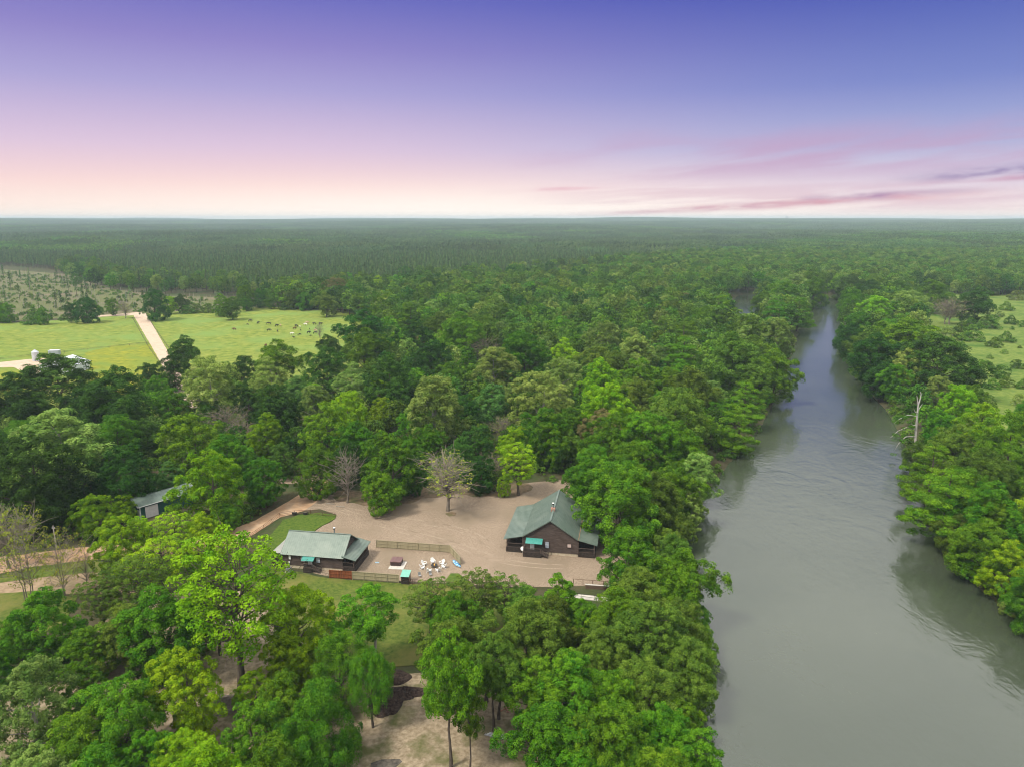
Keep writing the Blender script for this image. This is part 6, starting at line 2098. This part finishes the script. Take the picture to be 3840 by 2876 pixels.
# ------------------------------------------------------------------ cattle
def cow_mesh():
    """one continuous body from a jointed skeleton"""
    J = {'rump': (-0.80, 0, 1.18, .26, .34), 'loin': (-0.30, 0, 1.17, .32, .38), 'chest': (0.35, 0, 1.12, .33, .42), 'neck': (0.80, 0, 1.12, .19, .26), 'poll': (1.15, 0, 1.0, .15, .18), 'muzzle': (1.42, 0, 0.72, .10, .11)}
    legs = []
    for sx, x in ((1, 0.48), (-1, -0.78)):
        for sy in (-1, 1):
            if sx > 0:
                legs.append([(x, sy * 0.20, 0.85, .14, .16), (x + 0.02, sy * 0.21, 0.45, .075, .075), (x, sy * 0.21, 0.03, .07, .07)])
            else:
                legs.append([(x, sy * 0.20, 0.90, .17, .20), (x + 0.10, sy * 0.21, 0.62, .11, .12), (x - 0.08, sy * 0.21, 0.40, .075, .075), (x - 0.02, sy * 0.21, 0.03, .07, .07)])
    vs, es, rs = [], [], []

    def add(p):
        vs.append(p[:3])
        rs.append(p[3:])
        return len(vs) - 1
    ids = {}
    prev = None
    for k, p in J.items():
        ids[k] = add(p)
        if prev is not None:
            es.append((prev, ids[k]))
        prev = ids[k]
    for i, lg in enumerate(legs):
        prev = ids['chest'] if i < 2 else ids['rump']
        for p in lg:
            n = add(p)
            es.append((prev, n))
            prev = n
    for p, par in (((1.12, 0.24, 1.08, .05, .07), 'poll'), ((1.12, -0.24, 1.08, .05, .07), 'poll')):
        es.append((ids[par], add(p)))
    a = add((-1.06, 0, 1.05, .045, .045))
    b = add((-1.12, 0, 0.55, .04, .04))
    es += [(ids['rump'], a), (a, b)]
    me = bpy.data.meshes.new('cow_skeleton')
    me.from_pydata(vs, es, [])
    o = bpy.data.objects.new('cow_skeleton', me)
    COL.objects.link(o)
    sk = o.modifiers.new('skin', 'SKIN')
    for d, r_ in zip(me.skin_vertices[0].data, rs):
        d.radius = r_
    me.skin_vertices[0].data[0].use_root = True
    ss = o.modifiers.new('sub', 'SUBSURF')
    ss.levels = ss.render_levels = 1
    dg = bpy.context.evaluated_depsgraph_get()
    out = bpy.data.meshes.new_from_object(o.evaluated_get(dg))
    bpy.data.objects.remove(o)
    out.name = 'cow'
    out.materials.clear()
    out.materials.append(None)
    out.polygons.foreach_set('use_smooth', [True] * len(out.polygons))
    return out


def cattle():
    me = cow_mesh()
    mats = {'black': surf('black_hide', (0.014, 0.013, 0.012), (0.024, 0.022, 0.02), rough=0.7), 'brown': surf('brown_hide', (0.16, 0.055, 0.028), (0.11, 0.04, 0.02), rough=0.75), 'white': surf('white_hide', (0.74, 0.70, 0.66), (0.62, 0.58, 0.54), rough=0.8), 'tan': surf('tan_hide', (0.46, 0.30, 0.20), (0.38, 0.25, 0.17), rough=0.8)}
    z = [(217, 434, 'k'), (190, 467, 'kc'), (299, 455, 'k'), (400, 462, 'k'), (425, 460, 'k'), (490, 484, 'k'), (531, 481, 't'), (411, 531, 'k'), (500, 542, 'k'), (52, 520, 'b'), (648, 567, 'w'), (677, 509, 'b'), (695, 487, 'k'), (732, 490, 'wc'), (739, 524, 'kc'), (712, 574, 'kc'), (733, 570, 'kc'), (669, 602, 'kc'), (805, 455, 't'), (790, 472, 'w'), (832, 513, 'kc'), (823, 554, 'k'), (846, 585, 'kc'), (880, 465, 'k'), (895, 503, 'bc'), (893, 535, 't'), (889, 559, 'k'), (378, 690, 'b'), (935, 460, 'k'), (948, 466, 'k')]
    words_ = {'k': 'black', 'b': 'brown', 'w': 'white', 't': 'tan'}
    rr = random.Random(2)
    for i, (a, b, k) in enumerate(z):
        p = P(860 + a / 2.761, 1050 + b / 2.761 + 1, 0.06)
        o = bpy.data.objects.new('cow', me)
        COL.objects.link(o)
        o.material_slots[0].link = 'OBJECT'
        o.material_slots[0].material = mats[words_[k[0]]]
        s = (0.72 if 'c' in k else 1.12) * rr.uniform(0.95, 1.05)
        o.scale = (s, s, s)
        o.location = (p[0], p[1], 0.06)
        o.rotation_euler.z = rr.choice((0.2, 3.0, 1.4, -1.2, 0.6, 2.6)) + rr.uniform(-.3, .3)
        lab = f"{words_[k[0]]} {'calf' if 'c' in k else 'cow'} standing in the green pasture beyond the wood"
        if a == 52:
            lab = 'brown cow standing apart in the pasture nearest the farm road'
        elif a == 378:
            lab = 'brown cow grazing by itself at the near wood edge of the pasture'
        elif a == 677:
            lab = 'brown cow standing in the middle of the herd'
        elif a == 895:
            lab = 'brown calf at the edge of the herd beside the tan cow'
        elif a == 732:
            lab = 'white calf standing beside a black cow in the herd'
        tag(o, lab, 'cow', 'cattle grazing in the pasture')


cattle()
rooted_at(860 + 943 / 2.761, 1050 + 632 / 2.761, 1050 + 440 / 2.761, 18, 'bare', 'thin bare tree at the edge of the cattle pasture')


# ------------------------------------------------------------------ mill on the skyline
def mill():
    x, y = 0.375 * 7600, 7600.0
    z = gz(x, y) + 8
    t = thing('mill', 'pale distant mill towers on the wooded skyline', 'building', (x, y, z - 12))
    pm = surf('mill_concrete', (0.62, 0.62, 0.62), (0.5, 0.5, 0.5), scale=0.05)
    for dx, w, h in ((-18, 22, 34), (8, 14, 52), (26, 18, 40)):
        MB().box(dx - w / 2, dx + w / 2, -12, 12, 0, h).build('tower', pm, t)
    MB().tube([(-2, -14, 0), (-2, -14, 66)], [4, 3], 10).build('stack', pm, t)


mill()

# ------------------------------------------------------------------ haze
def haze():
    m = bpy.data.materials.new('haze_air')
    m.use_nodes = True
    nt = m.node_tree
    nt.nodes.clear()
    out = nt.nodes.new('ShaderNodeOutputMaterial')
    v = nt.nodes.new('ShaderNodeVolumePrincipled')
    v.inputs['Color'].default_value = (0.66, 0.84, 0.92, 1)
    v.inputs['Density'].default_value = 0.00012
    v.inputs['Anisotropy'].default_value = 0.0
    nt.links.new(v.outputs[0], out.inputs['Volume'])
    o = MB().box(-11500, 11500, -700, 10900, -9.0, 92.0).build('haze', m, kind='stuff')
    o.display_type = 'WIRE'


haze()
